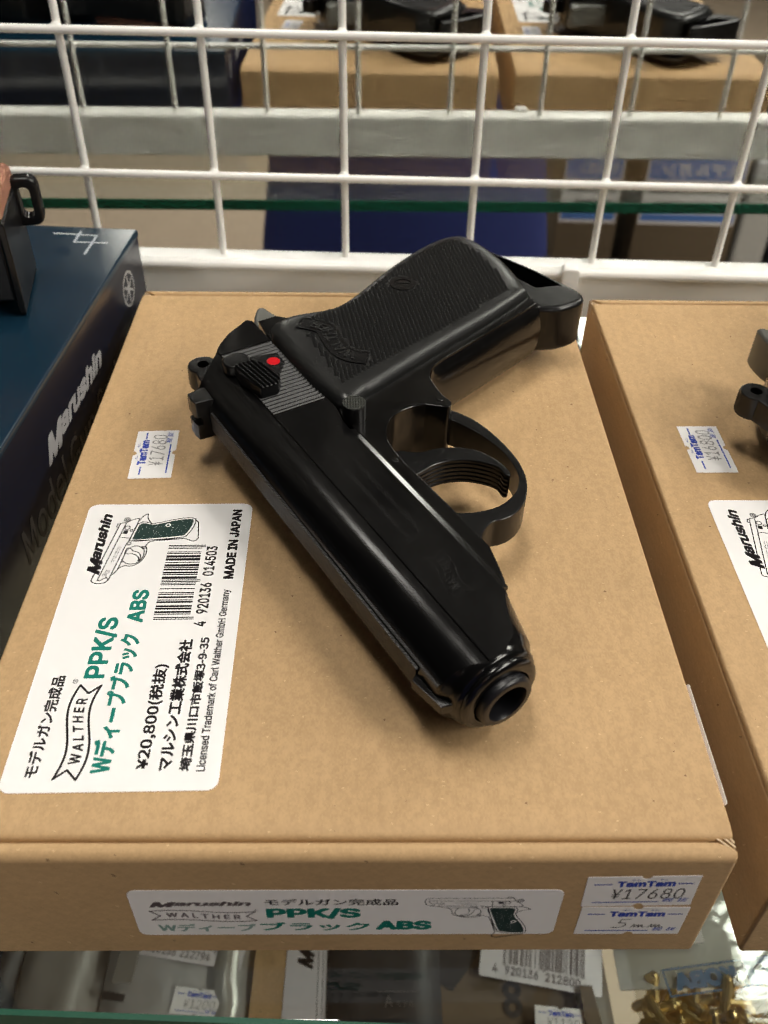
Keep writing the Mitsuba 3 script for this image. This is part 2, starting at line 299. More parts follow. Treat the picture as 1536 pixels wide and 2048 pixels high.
def dome_mesh(poly, w0, hfn, step=1.15):
    """Plate over the outline whose top follows hfn; a Delaunay net of points inside it."""
    from scipy.spatial import Delaunay
    c = ring(poly); loops = [np.array([poly.exterior.interpolate(t, normalized=True).coords[0] for t in np.linspace(0, 1, 260, endpoint=False)])]
    for d in (.18, .36, .7, 1.1, 1.6, 2.2, 3.0, 4.0, 5.2, 6.6, 8.2):
        q = poly.buffer(-d)
        for g in getattr(q, 'geoms', [q]):
            if not g.is_empty: loops.append(np.array([g.exterior.interpolate(t, normalized=True).coords[0] for t in np.linspace(0, 1, max(12, int(g.exterior.length / (.9 if d < 3 else 1.6))), endpoint=False)]))
    P = np.vstack(loops); tri = Delaunay(P).simplices; cen = P[tri].mean(1); tri = tri[shapely.contains_xy(poly.buffer(.01), cen[:, 0], cen[:, 1])]
    a = cross2(P[tri[:, 1]] - P[tri[:, 0]], P[tri[:, 2]] - P[tri[:, 0]]); tri = np.where((a < 0)[:, None], tri[:, ::-1], tri)[np.abs(a) > 1e-7]
    V = np.c_[P, hfn(P)]; n0 = len(loops[0]); i = np.arange(n0); b = len(V) + i
    V = np.vstack([V, np.c_[loops[0], np.full(n0, w0)]]); ccw = np.sum(cross2(loops[0], np.roll(loops[0], -1, 0))) > 0; k = (i + 1) % n0; bk = len(P) + k
    S = np.vstack([np.stack([b, bk, k], 1), np.stack([b, k, i], 1)]); S = S if ccw else S[:, ::-1]
    return trimesh.Trimesh(V, np.vstack([tri, S]), process=False)
_cache = {}
def build_pistol():
    """Every part of the pistol as (name, mesh, material, smooth, parent), in gun millimetres."""
    if 'p' in _cache: return _cache['p']
    P = []; ad = lambda *a: P.append(a)
    s = build_slide()
    ad('slide', s, 'slide', 16, None)
    for i in range(21):                                                      # cocking serrations, both sides
        u = -41.9 + i * 1.55; v0 = -.85
        v1 = 14.5
        for sgn in (1, -1):
            pr = m3.Manifold.hull_points(np.array([(u + du, v, sgn * w) for v in (v0, v1) for du, w in ((.12, 9.62), (.12, 9.9), (.42, 10.22), (.92, 10.22), (1.5, 9.72), (1.5, 9.62))]))
            ad('serration', pr, 'serration', 20, 'slide')
    rib = bev(rpoly([(-27.5, -3.1), (73.6, -3.1), (73.6, 3.1), (-27.5, 3.1)], .3), 24.2, 24.95, .15, 2)
    perm = np.eye(4); perm[:3, :3] = [[1, 0, 0], [0, 0, 1], [0, 1, 0]]                      # (u, w, v) -> (u, v, w)
    rib.apply_transform(perm); ad('sighting_rib', rib, 'stipple', 30, 'slide')
    fs = bev(rpoly([(72.5, 23.4), (74.4, 26.4), (83.0, 25.0), (84.2, 21.0), (72.5, 21.0)], .35), -1.3, 1.3, .25, 2); ad('front_sight', fs, 'slide', 30, 'slide')
    # rear sight: a block across the slide with its notch and two prongs
    rs = to_mf(bev(rpoly([(-35.5, 23.6), (-34.6, 28.3), (-31.5, 28.6), (-29.2, 28.2), (-28.8, 23.0), (-35, 22.8)], .35), -6.2, 6.2, .35, 2))
    rs = rs - m3.Manifold.cube((14, 3.2, 2.6), True).translate((-32, 28.2, 0))
    ad('rear_sight', rs, 'metal_dark', 30, None)
    # hammer: knurled ring on a curved spur
    hm = to_mf(bev(uni(Point(-49.6, 17.3).buffer(4.35, quad_segs=12), rpoly([(-47, 20.8), (-38, 22), (-38, 12), (-46, 13.6)], .8)), -3.6, 3.6, .55, 3)) - to_mf(cyl((-49.6, 17.3, -8), (-49.6, 17.3, 8), 1.75, 20))
    ad('hammer', hm, 'metal_dark', 30, None)
    kn = [cyl((-49.6 + 4.3 * math.cos(t), 17.3 + 4.3 * math.sin(t), -2.9), (-49.6 + 4.3 * math.cos(t), 17.3 + 4.3 * math.sin(t), 2.9), .22, 6) for t in np.radians(np.arange(110, 262, 9))]
    ad('hammer_knurling', cat_m(kn), 'metal_dark', False, 'hammer')
    # frame: dust cover, well for the trigger, grip strap, tang
    fr = to_mf(bev(rpoly(FRAME, .25), -9.7, 9.7, .35, 3))
    bulge = []
    for w, o in [(-9.2, 0.0), (-8, 1.0), (-6, 1.9), (-3, 2.6), (0, 2.85), (3, 2.6), (6, 1.9), (8, 1.0), (9.2, 0.0)]:
        bulge.append((w, o))
    front = np.array([(-5.0, -31.6), (-7.4, -33.9), (-9.4, -37.6), (-12.9, -51.5), (-19.2, -75.5), (-21.2, -82.0)])
    fd = np.gradient(front, axis=0); fn = np.stack([-fd[:, 1], fd[:, 0]], 1); fn /= np.linalg.norm(fn, axis=1, keepdims=True); ramp = np.array([0.1, .75, 1, 1, 1, 1])[:, None]
    V = np.array([np.r_[front[i] + fn[i] * o * ramp[i], w] for i in range(6) for w, o in bulge]); k = len(bulge)
    F = [f for i in range(5) for j in range(k - 1) for f in ((i * k + j, i * k + j + 1, i * k + j + k + 1), (i * k + j, i * k + j + k + 1, i * k + j + k))]
    inner = np.array([np.r_[front[i] - fn[i] * .6, w] for i in range(6) for w, o in bulge])
    st = trimesh.Trimesh(V, F, process=False)
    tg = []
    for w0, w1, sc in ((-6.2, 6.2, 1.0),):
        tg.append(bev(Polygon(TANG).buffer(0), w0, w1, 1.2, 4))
    slot = m3.Manifold.cube((60, 14, 9.4), True).translate((28, -8, 0))                      # the opening the trigger swings in
    slot = slot ^ to_mf(bev(shapely.box(8, -14, 36, -1.6), -5, 5, .01, 1))
    fr = fr - slot
    ad('frame', cat_m([fr, st]), 'frame', 30, None)
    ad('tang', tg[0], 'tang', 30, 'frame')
    rail = m3.Manifold.hull_points(np.array([(u, v, w) for u in (5.5, 69.4) for v, w in ((.58, 10.05), (-.98, 9.62), (.58, 8.5), (-.98, 8.5))])); ad('slide_rail', rail, 'frame', 30, 'frame')
    pin = lambda u, v, w, r: bev(Point(u, v).buffer(r, quad_segs=6), w - 1, w, r * .45, 3)
    ad('pin', pin(5.7, -27.2, 9.95, 1.15), 'metal_dark', 30, 'frame'); ad('pin', pin(21.6, -3.0, 9.85, .95), 'metal_dark', 30, 'frame')
    # trigger guard: a hinged bow
    g = Polygon(np.vstack([spl(GUARD_OUT, 4, False), spl(GUARD_IN, 4, False)])).buffer(0)
    ad('trigger_guard', bev(rpoly(list(g.exterior.coords), .12), -4.4, 4.4, .35, 3), 'dull', 30, None)
    tr = to_mf(bev(Polygon(TRIGGER).buffer(0), -3.9, 3.9, .5, 3))
    for w in (-2.7, -1.35, 0.0, 1.35, 2.7):
        path = spl([(23.4, -8), (22.4, -14.6), (23.2, -19.4), (25.4, -23.5), (28.8, -26.6), (31.8, -28.0), (35, -28)], 4, False)
        tr = tr - to_mf(bev(LineString(path).buffer(.6, quad_segs=2), w - .36, w + .36, .01, 1))
    ad('trigger', tr, 'dull', 25, None)
    # grip panels with their checkering
    for sgn, nm in ((1, 'left'), (-1, 'right')):
        gp = Polygon(spl(GRIP, 3)).buffer(0).buffer(-.05)
        dome = [(0, 10.4), (.25, 11.1), (.6, 11.65), (1.1, 12.15), (1.8, 12.6), (2.7, 12.92), (4.0, 13.15), (6.0, 13.3)]
        hd = lambda xy: np.interp(shapely.distance(shapely.points(np.atleast_2d(xy)), gp.exterior), [d for d, _ in dome], [h for _, h in dome])
        pan = dome_mesh(gp, 9.6, hd)
        F1 = np.diag([1, 1, sgn, 1.0])
        inset = Polygon(spl([(-9.0, -5.2), (-33, -8.4), (-42.6, -12.5), (-44.4, -19), (-44.2, -26), (-47.6, -35), (-55.4, -50), (-61.4, -65), (-64.3, -77.6), (-62, -81), (-55, -82), (-42, -80.6), (-30.6, -77.2), (-27.6, -75.6), (-22.5, -59.6), (-16.6, -36), (-11.6, -15.5)], 1)).buffer(0)
        scr = Point(-46.0, -48.6); ba = math.radians(-92)
        rimL = LineString(spl([(-41.5, -10.2), (-37.6, -13.4), (-34.1, -14.9), (-28.8, -13.8), (-23.2, -13.2), (-19, -14.2), (-15.6, -17.6)], 5, False))
        ribbon = rimL.buffer(3.0, cap_style='flat')
        keep = inset.difference(scr.buffer(4.3)).difference(ribbon.buffer(.55))
        px, pys = 1.42, 1.42; V, F = [], []; dirs = np.array([math.cos(math.radians(76)), math.sin(math.radians(76))]); dn = np.array([-dirs[1], dirs[0]])
        da = (dirs + dn * 1.4); db = (dirs - dn * 1.4); da, db = da / np.linalg.norm(da), db / np.linalg.norm(db)
        shapely.prepare(keep); k = 0; M = np.stack([da, db], 1) * 1.34
        base = keep.representative_point(); bx, by = -35., -45.
        idx = [(i, j) for i in range(-60, 60) for j in range(-60, 60)]
        C = np.array([np.array([bx, by]) + M @ np.array(q, float) for q in idx])
        ok = shapely.contains_xy(keep.buffer(-.3), C[:, 0], C[:, 1])
        hz = lambda p: 13.25
        for c0 in C[ok]:
            q = [c0 + M @ np.array(o) * .90 for o in ((-.5, -.5), (.5, -.5), (.5, .5), (-.5, .5))]
            hc = hd(np.array(q + [c0])); V += [np.r_[p, h_ - .02] for p, h_ in zip(q, hc)] + [np.r_[c0, hc[4] + .66]]
            F += [(k, k + 1, k + 4), (k + 1, k + 2, k + 4), (k + 2, k + 3, k + 4), (k + 3, k, k + 4)]; k += 5
        chk = trimesh.Trimesh(V, F, process=False)
        if np.linalg.det(M) < 0: chk.invert()
        emb = cat_m([bev(ribbon.buffer(-.35), 13.1, 13.62, .25, 2)] + [trimesh.creation.extrude_polygon(p, .62, engine='earcut').apply_translation((0, 0, 13.1)) for p in getattr(ribbon.difference(ribbon.buffer(-.55)), 'geoms', [ribbon.difference(ribbon.buffer(-.55))])])
        L = rimL.length
        def bend(cc):
            d = np.clip(cc[:, 0], 0, L); pts = shapely.get_coordinates(shapely.line_interpolate_point(rimL, d)); p2 = shapely.get_coordinates(shapely.line_interpolate_point(rimL, np.clip(d + .2, 0, L))); p1 = shapely.get_coordinates(shapely.line_interpolate_point(rimL, np.clip(d - .2, 0, L)))
            t = p2 - p1; t /= np.maximum(np.linalg.norm(t, axis=1, keepdims=True), 1e-9)
            return pts + np.stack([-t[:, 1], t[:, 0]], 1) * cc[:, 1:2]
        lt = warp(affinity.scale(fit('WALTHER', 3.5, -1.6, L - 3.5, 1.6, 'inter', 4), -1, 1, origin=(L / 2, 0)), bend)
        let = cat_m([trimesh.creation.extrude_polygon(p, .32, engine='earcut').apply_translation((0, 0, 13.6)) for p in getattr(lt, 'geoms', [lt]) if p.geom_type == 'Polygon' and p.area > .01])
        collar = trimesh.creation.annulus(2.6, 4.1, .7, sections=30); collar.apply_translation((-46.0, -48.6, 13.35))
        sc = to_mf(bev(scr.buffer(2.5, quad_segs=10), 12.6, 13.55, .3, 2)) - m3.Manifold.cube((.8, 8, 1.2), True).rotate((0, 0, 35)).translate((-46, -48.6, 13.6))
        for nm2, me, mt, sm, pr in (('grip_panel', pan, 'grip', 30, None), ('checkering', chk, 'grip', False, 'grip_panel'), ('emblem', emb, 'dull', 30, 'grip_panel'), ('emblem_lettering', let, 'grip', False, 'grip_panel'), ('screw_collar', collar, 'dull', 30, 'grip_panel'), ('screw', sc, 'metal_dark', 30, 'grip_panel')):
            me = to_tm(me).copy(); me.apply_transform(F1); ad(nm2, me, mt, sm, pr if pr is None else (pr, nm))
            if pr is None: P[-1] = (nm2, me, mt, sm, ('panel', nm))
    # magazine floor plate with its finger rest, hollow on the left
    base = rpoly([(-21.2, -82.6)] + [tuple(q) for q in spl([(-19.2, -85.6), (-17.6, -89.0), (-17.1, -92.6), (-17.3, -96.6), (-18.4, -99.3), (-20.8, -100.9), (-24.4, -101.2), (-28.4, -100.5), (-42, -98.0), (-58, -93.6)], 5, False)] + [(-63.8, -90.6), (-64.6, -87.2), (-58, -87.9), (-50, -88.0), (-40, -86.6), (-27, -82.6)], 1.9)
    mg = to_mf(bev(base, -8.0, 8.0, 1.7, 6))
    rec = rpoly([(-28.4, -98.6), (-31.2, -90.0), (-40, -88.6), (-50, -89.2), (-59, -90.0), (-57, -92.0), (-42, -96.6)], .3)
    mg = mg - to_mf(bev(rec, -3, 12, .01, 1))
    ad('magazine_base', mg, 'dull', 30, None)
    # magazine catch button with a checkered head
    ad('magazine_catch', bev(Point(1.6, -3.1).buffer(3.1, quad_segs=12), 9, 14.4, .25, 2), 'metal_dark', 30, None)
    kb = [m3.Manifold.cube((.34, 6.4, .36), True).rotate((0, 0, a)).translate((d * math.cos(math.radians(a)), d * math.sin(math.radians(a)), 14.45)) for a in (30, 120) for d in np.arange(-2.8, 2.9, .7)]
    kb = m3.Manifold.batch_boolean(kb, m3.OpType.Add).translate((1.6, -3.1, 0)) ^ to_mf(cyl((1.6, -3.1, 10), (1.6, -3.1, 16), 3.05, 30))
    ad('catch_checkering', kb, 'knurl', False, 'magazine_catch')
    # safety lever: disc, ribbed thumb piece, and the red dot it uncovers
    disc = bev(Point(-33.4, 13.6).buffer(3.9, quad_segs=12), 9.8, 13.2, .7, 3)
    wedge = bev(rpoly([(-36.6, 9.6), (-34.9, .6), (-29.6, .9), (-24.4, 5.2), (-24.8, 9), (-28, 13)], .5), 9.6, 10.55, .2, 2)
    pad = to_mf(bev(rpoly([(-30.5, 10.2), (-27.6, 8.0), (-19.4, 7.2), (-16.8, 9.2), (-17.0, 14.2), (-25.6, 16.2), (-30.6, 15.6)], .7), 10.2, 13.9, .5, 3))
    dpu = np.array([.995, -.08])
    for j in range(6):
        v = 8.6 + j * 1.22
        pad = pad - m3.CrossSection([np.array([(-.5, .1), (0, -.75), (.5, .1)])]).extrude(24).transform(np.array([[0, 0, .993, -37 + .0], [1, 0, -.11, v + 1.6], [0, 1, 0, 13.9]], float))
    ad('safety_lever', cat_m([disc, wedge, pad]), 'dull', 30, None)
    dot = bev(Point(-31.1, 3.6).buffer(1.85, quad_segs=10), 10.3, 10.8, .15, 2); ad('red_dot', dot, 'red', 30, 'safety_lever')
    # barrel end
    br = to_mf(lathe_u([(60, 6.5), (87.6, 6.5), (88.2, 6.25), (88.5, 5.8)], 56, 12.4)) - to_mf(lathe_u([(66, 4.1), (87.4, 4.3), (88.9, 4.9)], 48, 12.4))
    ad('barrel', br, 'barrel', 35, None)
    # shallow roll marks on the slide
    M_ = []
    flip = lambda g, c: affinity.scale(g, -1, 1, origin=(c, 0))                             # read from the left side: u runs backwards
    M_.append(flip(fit('Carl Walther Waffenfabrik Ulm/Do.', 9.0, 8.8, 48.0, 10.3, 'inter', 1), 28.5)); M_.append(flip(fit('Modell PPK/S Cal.9mm kurz', 14.0, 5.2, 46.0, 6.7, 'inter', 1), 30))
    o_, l_, _p = banner(13.5, 4.2, .9, 1.4, .16, bold=2)
    for q in (o_, l_): M_.append(affinity.translate(flip(q, 6.75), 53.5, 8.2))
    mk = uni(*M_)
    mkm = cat_m([trimesh.creation.extrude_polygon(p, .03, engine='earcut').apply_translation((0, 0, 10.24)) for p in getattr(mk, 'geoms', [mk]) if p.geom_type == 'Polygon' and p.area > .002])
    ad('roll_mark', mkm, 'mark', False, 'slide')
    _cache['p'] = P
    return P

def place_pistol(key, M, skip=()):
    names = {}
    for nm, me, mt, sm, par in build_pistol():
        if nm in skip: continue
        if isinstance(par, tuple) and par[0] == 'panel':
            k = add(nm, me, mt, key, sm, xf=M); names[('grip_panel', par[1])] = k
        elif par is None: names[nm] = add(nm, me, mt, key, sm, xf=M)
        else: add(nm, me, mt, names[par], sm, xf=M, kind='stuff' if nm == 'checkering' else None)
    return names

# ------------------------------------------------------------------ the setting: floor, shelf glass, mirror, wire panel
YAW = math.radians(-2.2); SX = np.array([math.cos(YAW), math.sin(YAW), 0]); SY = np.array([-math.sin(YAW), math.cos(YAW), 0])
SM = np.eye(4); SM[:3, 0], SM[:3, 1] = SX, SY                                             # the shelf's own axes
FLOOR = -1.10
fl = trimesh.Trimesh([(-6, -6, FLOOR), (6, -6, FLOOR), (6, 6, FLOOR), (-6, 6, FLOOR)], [(0, 1, 2), (0, 2, 3)], process=False)
struct('floor', fl, 'floor', label='brown shop floor')

def glass_shelf(label, z, y0, y1):
    k = thing('glass_shelf', label, 'shelf')
    x0, x1 = -.60, .60
    q = np.array([(x0, y0, z), (x1, y0, z), (x1, y1, z), (x0, y1, z)]) 
    add('pane', trimesh.Trimesh(q, [(0, 1, 2), (0, 2, 3)], process=False), 'pane', k, xf=SM)
    e = [box(x0, x1, y0 - .0012, y0, z - .0055, z), box(x0, x1, y1, y1 + .0012, z - .0055, z)]
    add('edge', e[0], 'glass_edge', k, xf=SM); add('edge', e[1], 'glass_edge', k, xf=SM)
    return k
glass_shelf('upper glass shelf with green edge, carrying the boxes', -.0006, .0728, .402)
glass_shelf('lower glass shelf, carrying bagged goods beneath the boxes', -.2612, .0500, .4155)

k = thing('mirror', 'upright mirror panel behind the white wire grid', 'mirror')
my = math.radians(-1.0); mx = np.array([math.cos(my), math.sin(my), 0]); mo = np.array([0, .446, 0]); mn = np.array([-math.sin(my), math.cos(my), 0])
MM_ = np.eye(4); MM_[:3, 0], MM_[:3, 1], MM_[:3, 3] = mx, mn, mo
q = trimesh.Trimesh([(-.6, 0, -.45), (.6, 0, -.45), (.6, 0, .56), (-.6, 0, .56)], [(0, 1, 2), (0, 2, 3)], process=False)
add('reflecting_face', q, 'mirror', k, xf=MM_); add('backing', box(-.6, .6, .001, .006, -.45, .56), 'charcoal', k, xf=MM_)

k = thing('wire_grid', 'white coated wire grid panel standing on the rail', 'wire grid')
GY = .354
for i in range(-12, 13):
    x = -.0243 + .0509 * i
    add('upright_wire', cyl((x, GY + .0032, .019), (x, GY + .0032, .575), .00148, 14), 'white_steel', k, 30, xf=SM)
for z in (.0641, .1151, .1661, .2171, .2681, .3191, .3701, .4211, .4721, .5231, .5741):
    add('cross_wire', cyl((-.6, GY, z), (.6, GY, z), .00155, 14), 'white_steel', k, 30, xf=SM)
for z in (.0641, .1151, .1661):
    for i in range(-6, 7):
        wd = trimesh.creation.icosphere(2, .001); wd.apply_scale((2.3, 1.9, 2.3)); wd.apply_translation((-.0243 + .0509 * i, GY + .0016, z)); add('weld', wd, 'white_steel', k, True, xf=SM)
k = thing('shelf_rail', 'white metal rail under the foot of the wire grid', 'rail')
rail = rpoly([(-3, 8), (-3, 28.6), (-1, 30.3), (6.5, 30.6), (7.5, 29.2), (7.5, 8)], .8)
r_ = bev(rail, -600, 600, .5, 2); Pm = np.eye(4); Pm[:3, :3] = np.array([[0, 0, 1], [1, 0, 0], [0, 1, 0]]) * .001; Pm[:3, 3] = (0, GY, 0)
r_.apply_transform(Pm); add('bar', r_, 'white_steel', k, 30, xf=SM)
add('foot_wire', cyl((-.6, GY - .0045, .0288), (.6, GY - .0045, .0288), .0019, 14), 'white_steel', k, 30, xf=SM)
for cx in (.068, -.25, .38):
    add('clip', bev(rpoly([(-3.5, 22.5), (3.5, 22.5), (3.5, 32.2), (-3.5, 32.2)], 1.2), -8, -2.5, .6, 2), 'white_steel', k, 30, xf=SM @ np.array([[.001, 0, 0, cx], [0, 0, .001, GY], [0, .001, 0, 0], [0, 0, 0, 1]]))

# ------------------------------------------------------------------ kraft boxes
def kraft_box(key, x0, x1, y0, y1, h, notch_front_right=True):
    """Folded tuck-top box: tray with its front and back lips, lid panel let in between them."""
    mm = lambda q: np.array(q) * 1
    D = (y1 - y0) * 1000; H = h * 1000; L = (x1 - x0) * 1000
    tray = Polygon([(0, 0), (0, H - 2.6), (.35, H - 1.5), (1.1, H - .75), (2.2, H - .45), (3.1, H - .6), (3.5, H - 1.1), (3.62, H - 2.05), (D - 3.62, H - 2.05), (D - 3.5, H - 1.1), (D - 3.1, H - .6), (D - 2.2, H - .4), (D - 1.1, H - .75), (D - .35, H - 1.5), (D, H - 2.6), (D, 0)])
    P2 = np.eye(4); P2[:3, :3] = np.array([[0, 0, 1], [1, 0, 0], [0, 1, 0]]) * .001; P2[:3, 3] = (x0, y0, 0)
    t = to_mf(bev(tray, 0, L, .9, 3))
    for yy, xx in ((0, L), (0, 0), (D, L), (D, 0)):                                       # open corners where the flaps meet
        s = 1 if yy == 0 else -1; sx = -1 if xx == L else 1
        tri = Polygon([(0, -1), (s * 4.6, -1), (s * 4.6, 1), (s * .9, 1)])
        c = m3.CrossSection([ring(Polygon([(yy + s * .9, xx - sx * 1), (yy + s * 5, xx - sx * 1), (yy + s * 5, xx + sx * 5.0), (yy + s * 3.6, xx + sx * 4.6)]))]).extrude(6)      # (y, x, z)
        t = t - c.transform(np.array([[1, 0, 0, 0], [0, 0, 1, H - 5.0], [0, 1, 0, 0]], float))
    add('tray', t, 'kraft', key, 32, xf=P2)
    lid = Polygon([(4.15, H - 2.0), (4.2, H - 1.25), (4.5, H - .7), (5.1, H - .35), (6.4, H - .1), (9, H), (D - 9, H), (D - 6.4, H - .1), (D - 5.1, H - .35), (D - 4.5, H - .7), (D - 4.2, H - 1.25), (D - 4.15, H - 2.0)])
    add('lid', bev(lid, 0, L, .8, 4), 'kraft', key, 32, xf=P2)
    for yy, xx in ((0, L), (D, 0), (0, 0)):                                               # raw board edges seen in the open corners
        s = 1 if yy == 0 else -1; sx = -1 if xx == L else 1
        ms = []
        for a, b in (((1.5, .35), (4.4, 3.3)), ((2.6, .25), (4.5, 1.9)), ((3.6, .2), (4.5, .7))):
            p0 = np.array([yy + s * a[0], xx + sx * a[1]]); p1 = np.array([yy + s * b[0], xx + sx * b[1]])
            ms.append(bev(LineString([p0, (p0 + p1) / 2 + (.15, -.1), p1]).buffer(.22, quad_segs=3), H - 5.0, H - 1.1, .1, 2))
        e = cat_m(ms); V = np.array(e.vertices)[:, [0, 2, 1]]; e = trimesh.Trimesh(V, e.faces[:, ::-1], process=False)
        add('board_edge', e, 'kraft_edge', key, 30, xf=P2)

# prints shared by the boxes' labels
def logo_m(x0, y0, x1, y1, lean):
    return uni(fit('M', x0, y0 - (y1 - y0) * .25, x0 + (x1 - x0) * .22, y0 + (y1 - y0) * .88, 'inter', 8, lean * 1.25), fit('arushin', x0 + (x1 - x0) * .235, y0, x1, y1, 'inter', 7, lean))
def ean13(code):
    Lc = ['0001101', '0011001', '0010011', '0111101', '0100011', '0110001', '0101111', '0111011', '0110111', '0001011']
    par = ['LLLLLL', 'LLGLGG', 'LLGGLG', 'LLGGGL', 'LGLLGG', 'LGGLLG', 'LGGGLL', 'LGLGLG', 'LGLGGL', 'LGGLGL'][int(code[0])]
    rc = lambda s: ''.join('1' if c == '0' else '0' for c in s)
    bits = '101' + ''.join(Lc[int(d)] if p == 'L' else rc(Lc[int(d)])[::-1] for d, p in zip(code[1:7], par)) + '01010' + ''.join(rc(Lc[int(d)]) for d in code[7:]) + '101'
    return bits
def barcode(code, x0, y0, x1, y1, tail=1.0):
    b = ean13(code); w = (x1 - x0) / len(b); out = []; i = 0
    while i < len(b):
        if b[i] == '1':
            j = i
            while j < len(b) and b[j] == '1': j += 1
            long = i < 3 or i >= 92 or 45 <= i < 50
            out.append(shapely.box(x0 + i * w - .02, y0 - (tail if long else 0), x0 + j * w + .02, y1)); i = j
        else: i += 1
    return MultiPolygon(out)
def drawing(x0, y0, sc, ang=0.0, lw=.28):
    """Line drawing of the pistol in side view, muzzle to the left."""
    L = []
    def ol(pts, closed=True): 
        p = list(pts); L.append(LineString(p + p[:1] if closed else p).buffer(lw / sc / 2, quad_segs=2))
    sl = [(-53.8, -1.0), (-55.3, .3), (-50.9, 8.0), (-43.2, 15.6), (-40, 24.5), (84, 24.5), (87, 22), (88.6, 14), (86, 5), (80, .6), (5, .6), (-4.4, -1)]
    ol(sl); ol([(-41, 16), (-9.8, 16), (82, 16)], False); ol([(-9.8, 16), (-9.8, -1)], False); ol([(80, .6), (74, 5), (82.5, 12), (82, 16)], False)
    ol([q for q in FRAME if q[0] > -22 and q[1] < -1.5 or q[0] > 60], False)
    ol(TANG[2:-2], False); ol(GUARD_OUT, False); ol(GUARD_IN, False); ol(TRIGGER)
    ol([(-21.4, -82.4), (-17.2, -95), (-19, -99.6), (-25, -101.6), (-60, -92), (-64, -87)], False)
    ol(list(Point(-49.6, 17.3).buffer(4.3).exterior.coords)); ol(list(Point(-49.6, 17.3).buffer(1.8).exterior.coords)); ol(list(Point(-32, 11).buffer(4).exterior.coords)); ol(list(Point(1.6, -3).buffer(3).exterior.coords)); ol(list(Point(-27, 3).buffer(2).exterior.coords))
    ol([(-38, 24.5), (-38, 28), (-31, 28), (-31, 24.5)], False); ol(GRIP)
    L.append(shapely.box(-26, 7, -18, 14)); o_, l_, _ = banner(13, 5, 1.0, 1.5, .7, bold=6); L += [affinity.translate(affinity.scale(q, -1, 1, origin=(6.5, 0)), 60, 8.5) for q in (o_, l_)]
    for vv, uu in ((9.5, 45), (6.2, 42)): L.append(affinity.scale(fit('Carl Walther Waffenfabrik', 10, vv - .8, uu, vv + .9, 'inter', 3), -1, 1, origin=(10 / 2 + uu / 2, 0)))
    dark = Polygon(GRIP).buffer(-3.2); dark = dark.difference(Point(-46, -48.6).buffer(4.2)).union(Point(-46, -48.6).buffer(2.2))
    r2 = np.random.default_rng(3); x_0, y_0, x_1, y_1 = dark.bounds
    dark = dark.difference(uni(*[Point(r2.uniform(x_0, x_1), r2.uniform(y_0, y_1)).buffer(r2.uniform(.2, .5), quad_segs=2) for _ in range(260)]))
    tf = lambda g: affinity.translate(affinity.rotate(affinity.affine_transform(g, [-sc, 0, 0, sc, 0, 0]), ang, origin=(0, 0)), x0, y0)      # mirrored: muzzle to the left
    return tf(uni(*L)), tf(dark)

def top_label(key, o, ex, ey, kind):
    o = np.asarray(o, float)
    lab = add('label', slab(rrect(0, 0, 87.4, 43.6, 2.4), o, ex, ey, .02, .16), 'paper', key, label='white printed label on the lid' )
    ink = [fit('モデルガン完成品', 3.4, 36.5, 29.2, 39.5, bold=4), logo_m(60.6, 36.6, 82.8, 39.6, 1.3)]
    o_, l_, _p = banner(23.6, 4.6, -1.25, 2.2, .5); rot = lambda g: affinity.translate(affinity.rotate(g, -2.5, origin=(0, 0)), 2.9, 31.3)
    ink += [rot(o_), rot(l_), fit('®', 27.0, 33.6, 28.2, 34.8, 'inter', 0)]
    ink += [fit('¥20,800(税抜)', 5.0, 14.2, 32.2, 17.5, bold=4), fit('マルシン工業株式会社', 4.6, 9.8, 39.4, 12.9, bold=5), fit('埼玉県川口市飯塚3-9-35', 4.4, 6.0, 40.0, 8.4, bold=5),
            fit('Licensed Trademark of Carl Walther GmbH Germany', 4.3, 2.6, 55.3, 4.9, 'inter', 4), fit('MADE IN JAPAN', 58.9, 2.6, 84.9, 5.1, 'inter', 7),
            barcode('4920136014503', 45.6, 11.6, 71.2, 20.2, .9), fit('4', 43.4, 7.6, 45.0, 10.4, 'inter', 4), fit('920136', 47.4, 7.6, 57.6, 10.4, 'inter', 4), fit('014503', 60.0, 7.6, 70.7, 10.4, 'inter', 4)]
    dl, dd = drawing(72.3, 31.0, .172, -9)
    add('black_print', sheet(uni(*ink).union(dl), o, ex, ey, .20), 'ink', lab)
    add('grip_print', sheet(dd, o, ex, ey, .24), 'dark_green', lab)
    teal = [fit('PPK/S', 28.4, 27.6, 46.5, 32.9, 'inter', 5), fit('Wディープブラック', 4.2, 22.0, 41.3, 26.8, bold=5), fit('ABS', 44.8, 22.4, 55.4, 26.4, 'inter', 6)]
    add('green_print', sheet(uni(*teal), o, ex, ey, .20), 'teal', lab)
    return lab

